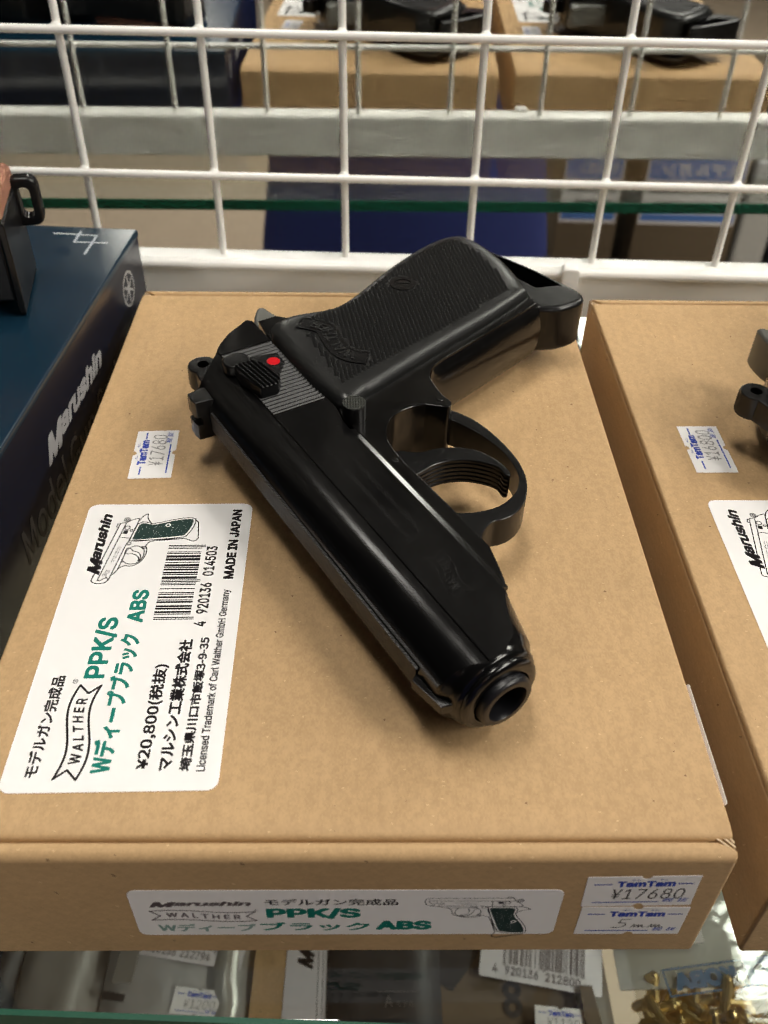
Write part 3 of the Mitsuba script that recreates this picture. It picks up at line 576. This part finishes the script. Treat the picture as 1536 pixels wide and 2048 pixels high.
def price_sticker(key, o, ex, ey, price, hand=None, grey='grey_ink', w=22.2, h=12.0, label=None):
    """Price gun label, 22 x 12 mm, notched top and bottom."""
    o = np.asarray(o, float); ex = np.asarray(ex) * (w / 22.2); ey = np.asarray(ey) * (w / 22.2); w, h = 22.2, 12.0
    g = shapely.box(0, 0, w, h).difference(uni(Point(w * .52, h).buffer(1.0), Point(w * .52, 0).buffer(1.0)))
    st = add('price_sticker', slab(g, o, ex, ey, .02, .14), 'paper', key, label=label)
    tam = uni(fit('TamTam', 6.0, 7.9, 17.6, 10.3, 'inter', 8), fit('タム', 8.6, 10.45, 10.4, 11.15, bold=3), fit('タム', 14.2, 10.45, 16.0, 11.15, bold=3))
    blue = uni(tam, line([(1.7, 9.1), (5.0, 9.1)], .42), line([(18.2, 9.1), (21.0, 9.1)], .42), line([(2.2, 1.7), (15.2, 1.7)], .4), fit('税', 15.9, 1.5, 18.1, 3.2, bold=2, shear=.5), fit('抜', 18.9, 1.5, 21.0, 3.2, bold=2, shear=.5))
    add('blue_print', sheet(blue, o, ex, ey, .18), 'blue_ink', st)
    if price: add('price_print', sheet(fit(price, 5.2, 3.0, 19.8, 7.2, 'inter', 0, .4), o, ex, ey, .22), grey, st)
    if hand:
        five = [line([(9.0, 6.6), (8.6, 5.2)], .28), line([(9.0, 6.7), (11.0, 6.9)], .26), line(spl([(8.6, 5.2), (9.8, 5.2), (10.2, 4.2), (9.0, 3.2), (7.4, 3.3)], 4, False), .28)]
        em = lambda x: line(spl([(x, 3.2), (x + .7, 4.6), (x + .8, 3.3), (x + 1.5, 4.5), (x + 1.6, 3.3), (x + 2.3, 4.4), (x + 2.4, 3.3), (x + 3.1, 3.5)], 4, False), .26)
        add('handwriting', sheet(uni(*five, em(11.4), em(15.0)), o, ex, ey, .22), 'ink', st)
    return st

X, Y, Z = np.eye(3)
B1 = thing('cardboard_box', 'brown cardboard box under the middle black pistol, white labels on its lid and front', 'box', 'brown cardboard boxes on the glass shelf')
bx0, bx1, by0, by1, BH = -.0835, .0707, .0872, .3105, .040
kraft_box(B1, bx0, bx1, by0, by1, BH)
la = math.radians(91.0); lex = np.array([math.cos(la), math.sin(la), 0]); ley = np.array([-math.sin(la), math.cos(la), 0])
top_label(B1, (-.0301, .1013, BH), lex, ley, 0)
sa = math.radians(93.0); sex = np.array([math.cos(sa), math.sin(sa), 0]); sey = np.array([-math.sin(sa), math.cos(sa), 0])
price_sticker(B1, (-.0556, .1997, BH), sex, sey, '¥17680', label='price sticker on the lid beside the rear of the pistol')
# front label and the two stickers on the front wall
fo = np.array([-.0478, by0, .0079])
fl_ = add('label', slab(rrect(0, 0, 86.8, 19.3, 1.9), fo, X, Z, .02, .14), 'paper', B1, label='long white label on the front wall')
o_, l_, _p = banner(21.5, 4.0, .5, 2.0, .36); sh = lambda g: affinity.translate(g, 3.4, 8.6)
dl, dd = drawing(71.5, 12.6, .139, 0, .2)
add('faded_print', sheet(uni(logo_m(3.6, 12.9, 23.8, 14.9, 1.0), sh(o_), sh(l_), fit('®', 24.6, 10.6, 25.4, 11.4, 'inter')), fo, X, Z, .18), 'faded_ink', fl_)
add('black_print', sheet(uni(fit('モデルガン完成品', 27.0, 13.1, 53.8, 15.8, bold=3), dl), fo, X, Z, .18), 'ink', fl_)
add('grip_print', sheet(dd, fo, X, Z, .22), 'dark_green', fl_)
add('pale_print', sheet(fit('Wディープ', 4.3, 1.6, 24.5, 5.1, bold=4), fo, X, Z, .18), 'faded_teal', fl_)
add('green_print', sheet(uni(fit('PPK/S', 27.0, 7.2, 46.3, 12.0, 'inter', 8), fit('ブラック', 25.4, 1.9, 48.2, 5.7, bold=4), fit('ABS', 49.4, 2.2, 61.0, 6.3, 'inter', 9)), fo, X, Z, .18), 'teal', fl_)
price_sticker(B1, (.0431, by0, .0202), X * math.cos(.03) + Z * math.sin(.03), Z * math.cos(.03) - X * math.sin(.03), '¥17680', grey='ink', label='printed price sticker at the right of the front wall')
price_sticker(B1, (.0435, by0, .0078), X, Z, None, hand=True, label='lower price sticker with handwriting on the front wall')
# strip label lifting off the right wall
V = np.array([(bx1 + .0002, .1295, .0352), (bx1 + .0016, .1303, .0379), (bx1 + .0018, .1000, .0379), (bx1 + .0002, .0998, .0352)])
so = V[3]; sx_ = V[0] - V[3]; sx_ /= np.linalg.norm(sx_); sy_ = (V[2] - V[3]); sy_ /= np.linalg.norm(sy_)
sl_ = add('side_label', slab(rrect(0, 0, 30.2, 2.8, .5), so, sx_, -np.cross(sx_, np.cross(sx_, sy_)), -.12, 0), 'paper', B1, label='white strip label peeling off the right wall')
n_ = -np.cross(sx_, np.cross(sx_, sy_)); 
add('black_print', sheet(affinity.affine_transform(fit('全日本トイガン安全会', 2, .2, 26, 1.7, bold=1), [-1, 0, 0, -1, 28.5, 2.0]), so, sx_, n_, -.16), 'ink', sl_)

# ------------------------------------------------------------------ the pistol
GO = np.array([-.007798, .194951, .0545])
G1 = thing('model_pistol', 'black pistol on the middle cardboard box, red safety dot and whole checkered grip visible', 'pistol', 'black pistols on the cardboard boxes')
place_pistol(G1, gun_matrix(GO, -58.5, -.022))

# ------------------------------------------------------------------ the right box and its pistol
B2 = thing('cardboard_box', 'brown cardboard box at the right edge, standing beside the box with the middle pistol', 'box', 'brown cardboard boxes on the glass shelf')
rx0 = .0806
kraft_box(B2, rx0, rx0 + .154, .0868, .3065, BH)
l2 = math.radians(90.0); ex2 = np.array([math.cos(l2), math.sin(l2), 0]); ey2 = np.array([-math.sin(l2), math.cos(l2), 0])
top_label(B2, (.1358, .1036, BH), ex2, ey2, 0)
s2 = math.radians(90.8); sx2 = np.array([math.cos(s2), math.sin(s2), 0]); sy2 = np.array([-math.sin(s2), math.cos(s2), 0])
price_sticker(B2, (.1049, .2033, BH), sx2, sy2, '¥16800', label='price sticker on the lid of the right box')
fo2 = np.array([rx0 + .036, .0868, .0085])
fl2 = add('label', slab(rrect(0, 0, 86.8, 19.3, 1.9), fo2, X, Z, .02, .14), 'paper', B2)
add('black_print', sheet(uni(logo_m(3.6, 12.9, 23.8, 14.9, 1.0), fit('モデルガン完成品', 27.0, 13.1, 53.8, 15.8, bold=3)), fo2, X, Z, .18), 'ink', fl2)
add('green_print', sheet(fit('PPK/S', 27.0, 7.2, 46.3, 12.0, 'inter', 8), fo2, X, Z, .18), 'teal', fl2)
G2 = thing('model_pistol', 'black pistol on the right cardboard box, mostly cut off by the right edge', 'pistol', 'black pistols on the cardboard boxes')
yaw2 = -50.0
M2 = gun_matrix((0, 0, .0545), yaw2, -.022); ham = (M2 @ np.array([-49.6, 17.3, 4, 1]))[:3]
M2[:2, 3] = np.array([.1086, .2160]) - ham[:2]
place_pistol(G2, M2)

# ------------------------------------------------------------------ the blue box and the copper-gripped pistol on it
B3 = thing('blue_box', 'glossy dark blue box with silver lettering on its side, left of the cardboard boxes', 'box')
byaw = math.radians(-4.3); BX = np.array([math.cos(byaw), math.sin(byaw), 0]); BY = np.array([-math.sin(byaw), math.cos(byaw), 0])
bc = np.array([-.0880, .3235, 0]); HB = .0545
body = bev(rpoly([(-200, -262), (0, -262), (0, 5.2), (-200, 5.2)], 1.0), 0, 53.0, .5, 2); body.apply_scale(.001)
BM = np.eye(4); BM[:3, 0], BM[:3, 1], BM[:3, 3] = BX, BY, bc
add('tray', body, 'navy_card', B3, 30, xf=BM)
lidm = bev(rpoly([(-200.6, -262.6), (.35, -262.6), (.35, 5.5), (-200.6, 5.5)], 1.0), 51.6, HB * 1000, .9, 3); lidm.apply_scale(.001)
add('lid', lidm, 'blue_card', B3, 30, xf=BM)
we = [box(-.0006, .00045, -.255, -.004, HB - .0011, HB - .0006)]
po = bc + BX * .00005                                                                    # the right side wall, reading away from the camera
wo = po + Z * .0
add('silver_lettering', sheet(logo_m(-107.5, 32.0, -53.8, 39.5, 3.4), wo, BY, Z, .12), 'silver_print', B3)
dim = uni(fit('Model Gun Series', -134, 15.0, -28, 27.5, 'cjk', 1, .8))
add('dim_lettering', sheet(dim, wo, BY, Z, .12), 'dim_print', B3)
er = lambda g: affinity.translate(affinity.scale(g, 1, 1), -14.8, 40.5)
em_ = uni(Point(0, 0).buffer(6.6, quad_segs=16).difference(Point(0, 0).buffer(5.6, quad_segs=16)), *[affinity.rotate(line([(0, -4.6), (0, 4.6)], .9), a, origin=(0, 0)) for a in (0, 60, 120)], Point(0, 0).buffer(1.7))
add('emblem', sheet(er(em_), wo, BY, Z, .12), 'silver_print', B3)
add('fine_print', sheet(uni(line([(-200, 30), (-176, 24), (-166, 12), (-171, 4)], .35), fit('モデルガン', -215, 20, -186, 23), fit('マルシン工業株式会社', -205, 14, -178, 17)), wo, BY, Z, .12), 'dim_print', B3)
lo = bc + Z * HB
hash_ = uni(line([(-29.2, -1.3), (-12.9, -1.9)], .95), line([(-19.5, -7.8), (-7.6, -7.6)], .95), line([(-19.8, 1.1), (-19.5, -7.8)], .95), line([(-12.9, -1.9), (-12.8, -17)], .95))
add('white_mark', sheet(hash_, lo, BX, BY, .12), 'white_edge', B3)

G3 = thing('copper_grip_pistol', 'pistol with hammered copper grip and lanyard ring, on the blue box', 'pistol')
# own axes: p along the grip towards its butt (+x), q across it (away from the camera), r up
c3 = np.array([-.1148, .2808, HB]); cyaw = math.radians(11); CX = np.array([math.cos(cyaw), math.sin(cyaw), 0]); CY = np.array([-math.sin(cyaw), math.cos(cyaw), 0])
C3 = np.eye(4); C3[:3, 0], C3[:3, 1], C3[:3, 2], C3[:3, 3] = CX * .001, CY * .001, Z * .001, c3
add('frame', bev(rpoly([(0, -18), (1.2, 15), (-2, 18), (-30, 15), (-62, 12), (-72, 16), (-95, 16), (-100, 10), (-100, -60), (-92, -64), (-84, -60), (-80, -22), (-60, -14), (-30, -15)], 1.2), 5, 28, 1.2, 3), 'dull', G3, 30, xf=C3)
add('butt_plate', bev(rpoly([(-.4, -19), (1.9, -18.4), (2.3, 14.0), (.6, 16.6)], .6), .6, 31.5, 1.6, 3), 'dull', G3, 30, xf=C3)
for z0, z1, nm, px in ((24.0, 37.5, 1, 1.2), (0.2, 7.0, 2, -9.0)):
    pm = bev(rpoly([(px, -18.0), (px + .6, 15.5), (-28, 14.5), (-58, 10), (-60, -8), (-30, -14)], 1.5), z0, z1, 3.2 if nm == 1 else .4, 5)
    pm = pm.subdivide_to_size(1.1, max_iter=12); pv = np.array(pm.vertices); out = np.abs(pv[:, 2] - (z0 + z1) / 2) > (z1 - z0) / 2 - 4
    pv[out, 2] += (meshkit.fbm(pv[out] * .55, 3, 5) - .5) * 2.2 * np.sign(pv[out, 2] - (z0 + z1) / 2); pv[:, 1] += (meshkit.fbm(pv * .55 + 9, 3, 6) - .5) * 1.0
    add('grip_panel', trimesh.Trimesh(pv, pm.faces, process=False), 'copper', G3, 25, xf=C3)
add('slide', bev(rpoly([(-112, 36), (-88, 36), (-86, -120), (-90, -126), (-108, -126), (-112, -118)], 2.0), 3, 27, 3.5, 4), 'slide', G3, 30, xf=C3)
add('trigger_guard', bev(LineString(spl([(-80, -18), (-66, -24), (-58, -38), (-64, -52), (-82, -58)], 4, False)).buffer(1.6), 10, 19, .5, 2), 'dull', G3, 30, xf=C3)
rg = LineString(spl([(3.0, 9.2), (8.6, 9.0), (12.0, 10.6), (12.6, 13.6), (10.6, 16.0), (4, 16.6)], 4, False))
ring_ = to_mf(bev(rrect(0.0, 18.0, 9.6, 34.0, 3.2), 8.6, 13.6, 1.1, 3)) - to_mf(bev(rrect(3.0, 21.0, 6.8, 31.0, 1.7), 0, 30, .01, 1))
rt = to_tm(ring_); Vr = np.array(rt.vertices)[:, [0, 2, 1]]; add('lanyard_ring', trimesh.Trimesh(Vr, rt.faces[:, ::-1], process=False), 'dull', G3, 30, xf=C3)

# ------------------------------------------------------------------ goods on the lower shelf, seen through the glass
LZ = -.106
BENCH = np.diag([1.5, 1.5, 1.5, 1.0]); BENCH[2, 3] = -.1015                              # the goods are drawn at two thirds of their size
def flat(key, pts, z, m, parent=None, th=.0008, label=None, cat=None, group=None, tilt=0.0):
    g = Polygon(pts); me = trimesh.creation.extrude_polygon(g, th, engine='earcut'); me.apply_translation((0, 0, z))
    if parent is None:
        k = thing(key, label, cat, group); add('sheet', me, m, k, False); return k
    return add(key, me, m, parent, False)
def pouch(key, x0, x1, y0, y1, z, th, m, label, cat='bag', rot=0.0, group=None, puff=1.0):
    k = thing(key, label, cat, group); nx, ny = 22, 18; xs = np.linspace(x0, x1, nx); ys = np.linspace(y0, y1, ny); V = []
    for s in (0, 1):
        for y in ys:
            for x in xs:
                e = min(x - x0, x1 - x, y - y0, y1 - y) / .012; e = min(1.0, max(0.0, e)); e = e * (2 - e)
                nz = meshkit.fbm(np.array([[x * 55, y * 55, s * 3.0 + len(key)]]), 3)[0]
                V.append((x, y, z + .0004 + (th * e * (.55 + .75 * nz) if s else 0)))
    F = []
    for s in (0, 1):
        for j in range(ny - 1):
            for i in range(nx - 1):
                a = s * nx * ny + j * nx + i; q = (a, a + 1, a + nx + 1, a + nx); q = q if s else q[::-1]
                F += [(q[0], q[1], q[2]), (q[0], q[2], q[3])]
    t = trimesh.Trimesh(V, F, process=False)
    if rot: t.apply_transform(trimesh.transformations.rotation_matrix(rot, (0, 0, 1), ((x0 + x1) / 2, (y0 + y1) / 2, 0)))
    add('film', t, m, k, 60); return k
def tilt_label(key, o, ang, w, h, m='white_card', parent=None):
    ex = np.array([math.cos(ang), math.sin(ang), 0]); ey = np.array([-math.sin(ang), math.cos(ang), 0])
    return add(key, slab(rrect(0, 0, w, h, .8), o, ex, ey, 0, .15), m, parent), ex, ey
pz = -.0950
k = pouch('dark_packet', -.175, -.108, .085, .17, LZ, .008, 'charcoal', 'dark blue-black packet at the far left of the lower shelf', 'packet'); 
flat('yellow_strip', [(-.13, .108), (-.112, .108), (-.113, .1135), (-.13, .114)], -.0955, 'yellow_card', k)
flat('flap', [(-.124, .100), (-.118, .100), (-.112, .17), (-.118, .17)], -.0957, 'blue_card', k)
k = pouch('grey_bag', -.113, -.083, .085, .20, LZ, .009, 'grey_plastic', 'plain grey-brown plastic bag beside the dark packet on the lower shelf')
k = pouch('grey_bag', -.085, -.036, .085, .20, LZ, .0095, 'pale_plastic', 'silvery plastic bag with a barcode label and price sticker on the lower shelf')
lb, ex, ey = tilt_label('label', (-.0815, .1285, -.0952), math.radians(-9.5), 42, 20, 'white_card', k)
add('black_print', sheet(uni(barcode('4920136212794', 10, 4.5, 33, 17, .6), fit('4', 6.4, 1.2, 7.6, 3.8, 'inter', 2), fit('920136', 11, 1.2, 20.6, 3.8, 'inter', 2), fit('212794', 22, 1.2, 31.6, 3.8, 'inter', 2)), (-.0815, .1285, -.0952), ex, ey, .25), 'faded_ink', lb)
pa = math.radians(-6); price_sticker(k, (-.0600, .1092, -.0948), np.array([math.cos(pa), math.sin(pa), 0]), np.array([-math.sin(pa), math.cos(pa), 0]), '¥1200', w=14.7, h=8)
flat('dark_tab', [(-.0815, .1135), (-.0745, .1125), (-.0742, .1145), (-.0812, .1157)], -.0950, 'charcoal', k)
flat('clip_strip', [(-.0790, .118), (-.0730, .118), (-.0700, .165), (-.0755, .165)], -.0951, 'grey_plastic', k)
k = pouch('silver_bag', -.0560, -.0330, .085, .20, LZ, .013, 'silver_film', 'crinkled silver bag with bright folds on the lower shelf')
k = flat('kraft_card', [(-.0365, .085), (.020, .085), (.022, .20), (-.0345, .20)], LZ + .0002, 'kraft', th=.0100, label='kraft header card with a brand strip, flat on the lower shelf', cat='card')
flat('white_strip', [(-.0265, .086), (-.0090, .086), (-.0125, .19), (-.0245, .19)], LZ + .0103, 'white_card', k, .0003)
add('lettering', sheet(affinity.rotate(logo_m(0, 0, 22, 4.5, 1.4), 84, origin=(0, 0)), (-.0185, .1222, LZ + .0106), X, Y, .1), 'ink', k)
add('fine_print', sheet(uni(*[line([(-15.5 + i * 1.6, 100), (-15.8 + i * 1.3, 160)], .25) for i in range(4)]), (0, 0, LZ + .0106), X, Y, .1), 'faded_ink', k)
k = pouch('clear_blister', -.0125, .0225, .085, .20, LZ + .0108, .004, 'charcoal', 'charcoal blister with faint lettering beside the kraft card on the lower shelf', 'pack')
add('lettering', sheet(uni(fit('A', 5, 109, 7.5, 112.5, bold=1), fit('モデル', 8.5, 109, 14, 111, bold=1), line([(3, 113.5), (15, 113.5)], .3)), (0, 0, LZ + .0158), X, Y, .1), 'dim_print', k)
k = flat('kraft_card', [(.0215, .085), (.0640, .085), (.0660, .20), (.0215, .20)], LZ + .0003, 'brown_card', th=.0080, label='olive-brown card with a dark trigger-shaped curve, flat on the lower shelf', cat='card')
add('dark_curve', sheet(Polygon([(16, 133), (30, 133), (28.5, 128), (25, 123), (20.0, 117), (17, 119)]).buffer(.6), (0.006, 0, LZ + .0086), X, Y, .1), 'charcoal', k)
add('eight_print', sheet(uni(Point(44.6, 111.5).buffer(3.0).difference(Point(44.6, 111.5).buffer(1.2)), Point(44.8, 116.6).buffer(2.8).difference(Point(44.8, 116.6).buffer(1.1))), (0, 0, LZ + .0086), X, Y, .12), 'charcoal', k)
lb, ex, ey = tilt_label('label', (.0345, .1200, -.0945), math.radians(-10.5), 38, 24, 'white_card', k)
add('black_print', sheet(uni(barcode('4920136212800', 7.2, 5.0, 32.5, 14.5, .6), fit('4', 4.0, 1.6, 5.6, 4.4, 'inter', 3), fit('920136', 8, 1.6, 18.4, 4.4, 'inter', 3), fit('212800', 20.5, 1.6, 31.4, 4.4, 'inter', 3), fit('完成品セット', 15.5, 16.2, 33.5, 18.2, bold=3), fit('日本製', 25.5, 19.0, 34.0, 21.4, bold=3)), (.0345, .1200, -.0945), ex, ey, .25), 'faded_ink', lb)
pa = math.radians(-5.5); price_sticker(k, (.0500, .1030, -.0938), np.array([math.cos(pa), math.sin(pa), 0]), np.array([-math.sin(pa), math.cos(pa), 0]), '¥1120', w=14.7, h=8)
k = pouch('grey_bag', .0650, .0770, .080, .20, LZ, .010, 'grey_plastic', 'narrow grey bag right of the barcode label on the lower shelf')
flat('dark_stripe', [(.0660, .086), (.0720, .086), (.0690, .116), (.0650, .116)], -.0935, 'brown_card', k)
K = thing('cartridge_bag', 'clear bag of brass cartridges with mirrored blue lettering on the lower shelf', 'bag')
r3 = np.random.default_rng(11)
case = cat_m([trimesh.creation.cylinder(radius=.0023, height=.0125, sections=10), trimesh.creation.cylinder(radius=.0026, height=.0010, sections=10).apply_translation((0, 0, -.0058)), trimesh.creation.icosphere(1, .0022).apply_translation((0, 0, .0062))]).apply_scale(.74)
for i in range(84):
    Mx = trimesh.transformations.euler_matrix(*(r3.uniform(0, 6.28, 3))); Mx[:3, 3] = (r3.uniform(.086, .134), r3.uniform(.102, .1165), LZ + .004 + r3.uniform(0, .011)); Mx[:3, :3] = Mx[:3, :3]
    add('cartridge', case, 'brass', K, 30, xf=Mx)
for i in range(10):
    Mx = trimesh.transformations.euler_matrix(*(r3.uniform(0, 6.28, 3))); Mx[:3, 3] = (r3.uniform(.118, .137), r3.uniform(.113, .121), LZ + .004 + r3.uniform(0, .010)); add('cartridge', case, 'brass', K, 30, xf=Mx)
ko = np.array([.1265, .1170, -.0905]); ka = math.radians(7); kx = -np.array([math.cos(ka), math.sin(ka), 0]); ky = np.array([-math.sin(ka), math.cos(ka), 0])
flat('backing_sheet', [(.0775, .1145), (.150, .1165), (.152, .20), (.0780, .20)], -.0930, 'pale_plastic', K, .0004)
fr_ = shapely.box(-16, -1.3, 35.2, 7.0); fr_ = fr_.difference(fr_.buffer(-.55, join_style='mitre'))
add('mirrored_lettering', sheet(uni(fr_, shapely.box(-12, -1.0, 9.3, 6.7).difference(fit('BIG', -10, .9, 6.5, 4.9, 'inter', 8)), fit('KOBA', 12.4, .2, 32.5, 5.6, 'inter', 10), Point(10.6, 2.8).buffer(.6)), ko, kx, ky, -.25), 'pale_blue_ink', K)
ck = flat('note_card', [(.0765, .1262), (.106, .1275), (.107, .19), (.076, .19)], -.0900, 'white_card', label='white note card with red and black printing, behind the cartridge bag', cat='card')
add('black_print', sheet(uni(fit('取扱注意', 80, 128.2, 96, 129.9, bold=4), fit('モデルガン用', 80, 131, 97, 132.8, bold=4), fit('注意', 82, 141, 96, 144.5, bold=3)), (0, 0, -.0892), X, Y, .15), 'faded_ink', ck)
add('red_print', sheet(fit('火薬の取扱い', 83, 134.2, 102, 138, bold=4), (0, 0, -.0892), X, Y, .15), 'red_ink', ck)
pouch('clear_film_bag', .0800, .150, .098, .20, -.0885, .0008, 'bag', 'glossy clear film bag lying over the brass cartridges')

BENCH = None
# a low stand across the aisle with cartons, seen back in the mirror
k = thing('display_stand', 'low grey display stand across the aisle, carrying the cartons seen in the mirror', 'stand')
SZ = -.64
add('top_board', box(.22, 1.02, -1.10, -.72, SZ - .025, SZ), 'grey_plastic', k); add('plinth', box(.25, .99, -1.08, -.75, FLOOR + .002, SZ - .0252), 'charcoal', k)
for i, (x0, x1, lab) in enumerate(((.300, .412, 'narrow brown carton with a blue and white label, in the mirror'), (.446, .630, 'wide brown carton with a blue and white label, in the mirror'))):
    k = thing('carton', lab, 'box', 'brown cartons on the display stand')
    add('body', bev(rpoly([(x0 * 1000, -1000), (x1 * 1000, -1000), (x1 * 1000, -750), (x0 * 1000, -750)], 2), SZ * 1000 + .4, -375, 2, 2).apply_scale(.001), 'brown_card', k, 30)
    w = (x1 - x0) * 1000; o = np.array([x1, -.7498, -.512])
    lb = add('label', slab(shapely.box(4, 0, w - 4, 134), o, -X, Z, 0, .3), 'white_card', k)
    add('blue_print', sheet(uni(shapely.box(7, 82, w - 7, 122), shapely.box(7, 6, w - 7, 20)).difference(fit('モデルガン', 14, 90, w - 30, 114, bold=3)), o, -X, Z, .6), 'sign_blue', lb)
    add('grey_print', sheet(uni(shapely.box(10, 58, w - 14, 67), shapely.box(10, 36, w - 26, 43)), o, -X, Z, .6), 'faded_ink', lb)
k = thing('clear_case', 'pale clear plastic case between the wide carton and the grey case in the mirror', 'case')
add('shell', bev(rpoly([(642, -900), (700, -900), (700, -752), (642, -752)], 6), SZ * 1000 + .4, -420, 3, 3).apply_scale(.001), 'pale_plastic', k, 30)
add('cap', bev(rpoly([(644, -898), (698, -898), (698, -754), (644, -754)], 6), -420, -395, 3, 2).apply_scale(.001), 'white_card', k, 30)
k = thing('grey_case', 'dark grey upright case at the right end of the display stand, in the mirror', 'case')
add('body', bev(rpoly([(715, -1000), (900, -1000), (900, -752), (715, -752)], 4), SZ * 1000 + .4, -330, 3, 2).apply_scale(.001), 'charcoal', k, 30)
add('panel', box(.74, .87, -.752, -.748, SZ + .04, -.40), 'grey_plastic', k)

# ------------------------------------------------------------------ the person holding the phone, seen back in the mirror
def hullchain(pairs):
    out = []
    for (p0, r0, s0), (p1, r1, s1) in pairs:
        ms = []
        for p, r, s in ((p0, r0, s0), (p1, r1, s1)):
            ms.append(m3.Manifold.sphere(1.0, 28).scale((r * s[0], r * s[1], r * s[2])).translate(tuple(p)))
        out.append(m3.Manifold.batch_hull(ms))
    return m3.Manifold.batch_boolean(out, m3.OpType.Add)
def soft(mf, edge, it=14):
    t = to_tm(mf.refine_to_length(edge)); t.merge_vertices(); trimesh.smoothing.filter_taubin(t, iterations=it); return t
PX, PY = .020, -.40; F0 = FLOOR
PN = thing('person', 'person in a dark blue coat taking the photo, seen in the mirror', 'person')
I1 = (1, 1, 1); fl3 = lambda a, b: (1, b, a)
coat = hullchain([(((PX, PY, F0 + .685), .15, (1.42, .95, .42)), ((PX, PY, F0 + .95), .15, (1.18, .88, .6))), (((PX, PY, F0 + .95), .15, (1.18, .88, .6)), ((PX, PY - .01, F0 + 1.25), .15, (1.22, .82, .7))),
                  (((PX, PY - .01, F0 + 1.25), .15, (1.22, .82, .7)), ((PX, PY - .02, F0 + 1.40), .085, (1.9, .9, .6)))] +
                 [c_ for s in (-1, 1) for c_ in ((((PX + s * .17, PY - .02, F0 + 1.38), .062, I1), ((PX + s * .23, PY + .02, F0 + 1.13), .050, I1)), (((PX + s * .23, PY + .02, F0 + 1.13), .050, I1), ((PX + s * .10, PY + .245, F0 + 1.235), .036, I1)))])
add('coat', soft(coat, .02), 'coat', PN, True)
legs = hullchain([c_ for s in (-1, 1) for c_ in ((((PX + s * .085, PY, F0 + .78), .082, I1), ((PX + s * .09, PY + .01, F0 + .48), .058, I1)), (((PX + s * .09, PY + .01, F0 + .48), .058, I1), ((PX + s * .095, PY - .01, F0 + .10), .044, I1)))])
add('trousers', soft(legs, .02), 'trousers', PN, True)
for s in (-1, 1):
    add('shoe', soft(hullchain([(((PX + s * .10, PY - .03, F0 + .045), .042, I1), ((PX + s * .11, PY + .13, F0 + .036), .034, (1.1, 1, .9)))]), .015), 'shoe', PN, True)
head = hullchain([(((PX, PY - .03, F0 + 1.40), .052, I1), ((PX, PY - .015, F0 + 1.50), .050, I1)), (((PX, PY + .012, F0 + 1.53), .052, (1, 1.1, 1)), ((PX, PY, F0 + 1.60), .078, (1, 1.18, 1.12))), (((PX, PY + .09, F0 + 1.555), .008, I1), ((PX, PY + .092, F0 + 1.585), .006, I1))] + [(((PX + s * .078, PY, F0 + 1.56), .012, (.5, 1, 1)), ((PX + s * .080, PY - .005, F0 + 1.59), .015, (.5, 1, 1))) for s in (-1, 1)])
add('head', soft(head, .008, 8), 'skin', PN, True)
hair = hullchain([(((PX, PY - .022, F0 + 1.625), .085, (1, 1.12, .95)), ((PX, PY - .05, F0 + 1.56), .072, (1, .9, 1)))])
add('hair', soft(hair, .012, 8), 'hair', PN, True)
for s in (-1, 1):
    add('eye', trimesh.creation.icosphere(2, .011).apply_translation((PX + s * .030, PY + .080, F0 + 1.60)), 'white_card', PN, True)
    hx = PX * 0 + s * .040; prs = [(((PX + s * .10, PY + .245, F0 + 1.235), .027, I1), ((hx * 1.35, -.095, .150), .030, (.6, 1, 1)))]
    for j in range(4):
        z0 = .172 + j * .017 - .014; L_ = (.036, .042, .040, .031)[j]
        prs += [(((hx * 1.25, -.092, z0 - .006), .0095, I1), ((hx * 1.12, -.082 + .004, z0), .0088, I1)), (((hx * 1.12, -.078, z0), .0088, I1), ((hx * 1.12 - s * L_ * .5, -.072, z0 + .003), .0076, I1))]
    prs.append((((hx * 1.3, -.100, .152), .012, I1), ((hx * .8, -.096, .176), .0095, I1)))
    add('hand', soft(hullchain(prs), .006, 6), 'skin', PN, True)
PH = thing('smartphone', 'dark smartphone held by the person in the blue coat', 'phone')
phm = bev(rrect(-34, -69, 34, 69, 9), -88, -80.5, 1.5, 3).apply_scale(.001); Vp = np.array(phm.vertices); 
PMx = np.eye(4); R_ = np.cross(FWD, UP); PMx[:3, 0], PMx[:3, 1], PMx[:3, 2], PMx[:3, 3] = R_, UP, FWD, CAM + FWD * .070 - UP * .056 - R_ * .022
PMx[:3, 2] = FWD; PMx[:3, 0] = R_
add('body', phm, 'phone', PH, 30, xf=PMx)
lensm = cyl((.022, .056, -.0815), (.022, .056, -.0795), .005, 24); add('lens', lensm, 'metal_dark', PH, 30, xf=PMx)

# ------------------------------------------------------------------ ceiling lamps
for i, (x, y, z, hw, hl) in enumerate(LAMPS):
    k = thing('ceiling_lamp', ('ceiling lamp panel straight over the middle pistol', 'ceiling lamp panel over the right end of the shelf', 'ceiling lamp panel over the aisle behind the display stand', 'ceiling lamp panel over the aisle before the right box', 'added fill lamp panel behind the person on the left', 'added fill lamp panel behind the person on the right', 'added fill lamp panel behind the mirror on the left', 'added fill lamp panel behind the mirror on the right')[i], 'lamp', 'ceiling lamps')
    add('housing', box(x - hw - .02, x + hw + .02, y - hl - .02, y + hl + .02, z + .004, z + .06), 'lamp_body', k)
    kk = numbered(k + '__tube_panel')
    q = trimesh.Trimesh([(x - hw, y - hl, z), (x + hw, y - hl, z), (x + hw, y + hl, z), (x - hw, y + hl, z)], [(0, 2, 1), (0, 3, 2)], process=False)
    scene[kk] = mikit.ply(q, 'mat_lamp_body', emitter={'type': 'area', 'radiance': rgb(*LAMP_RGB)})
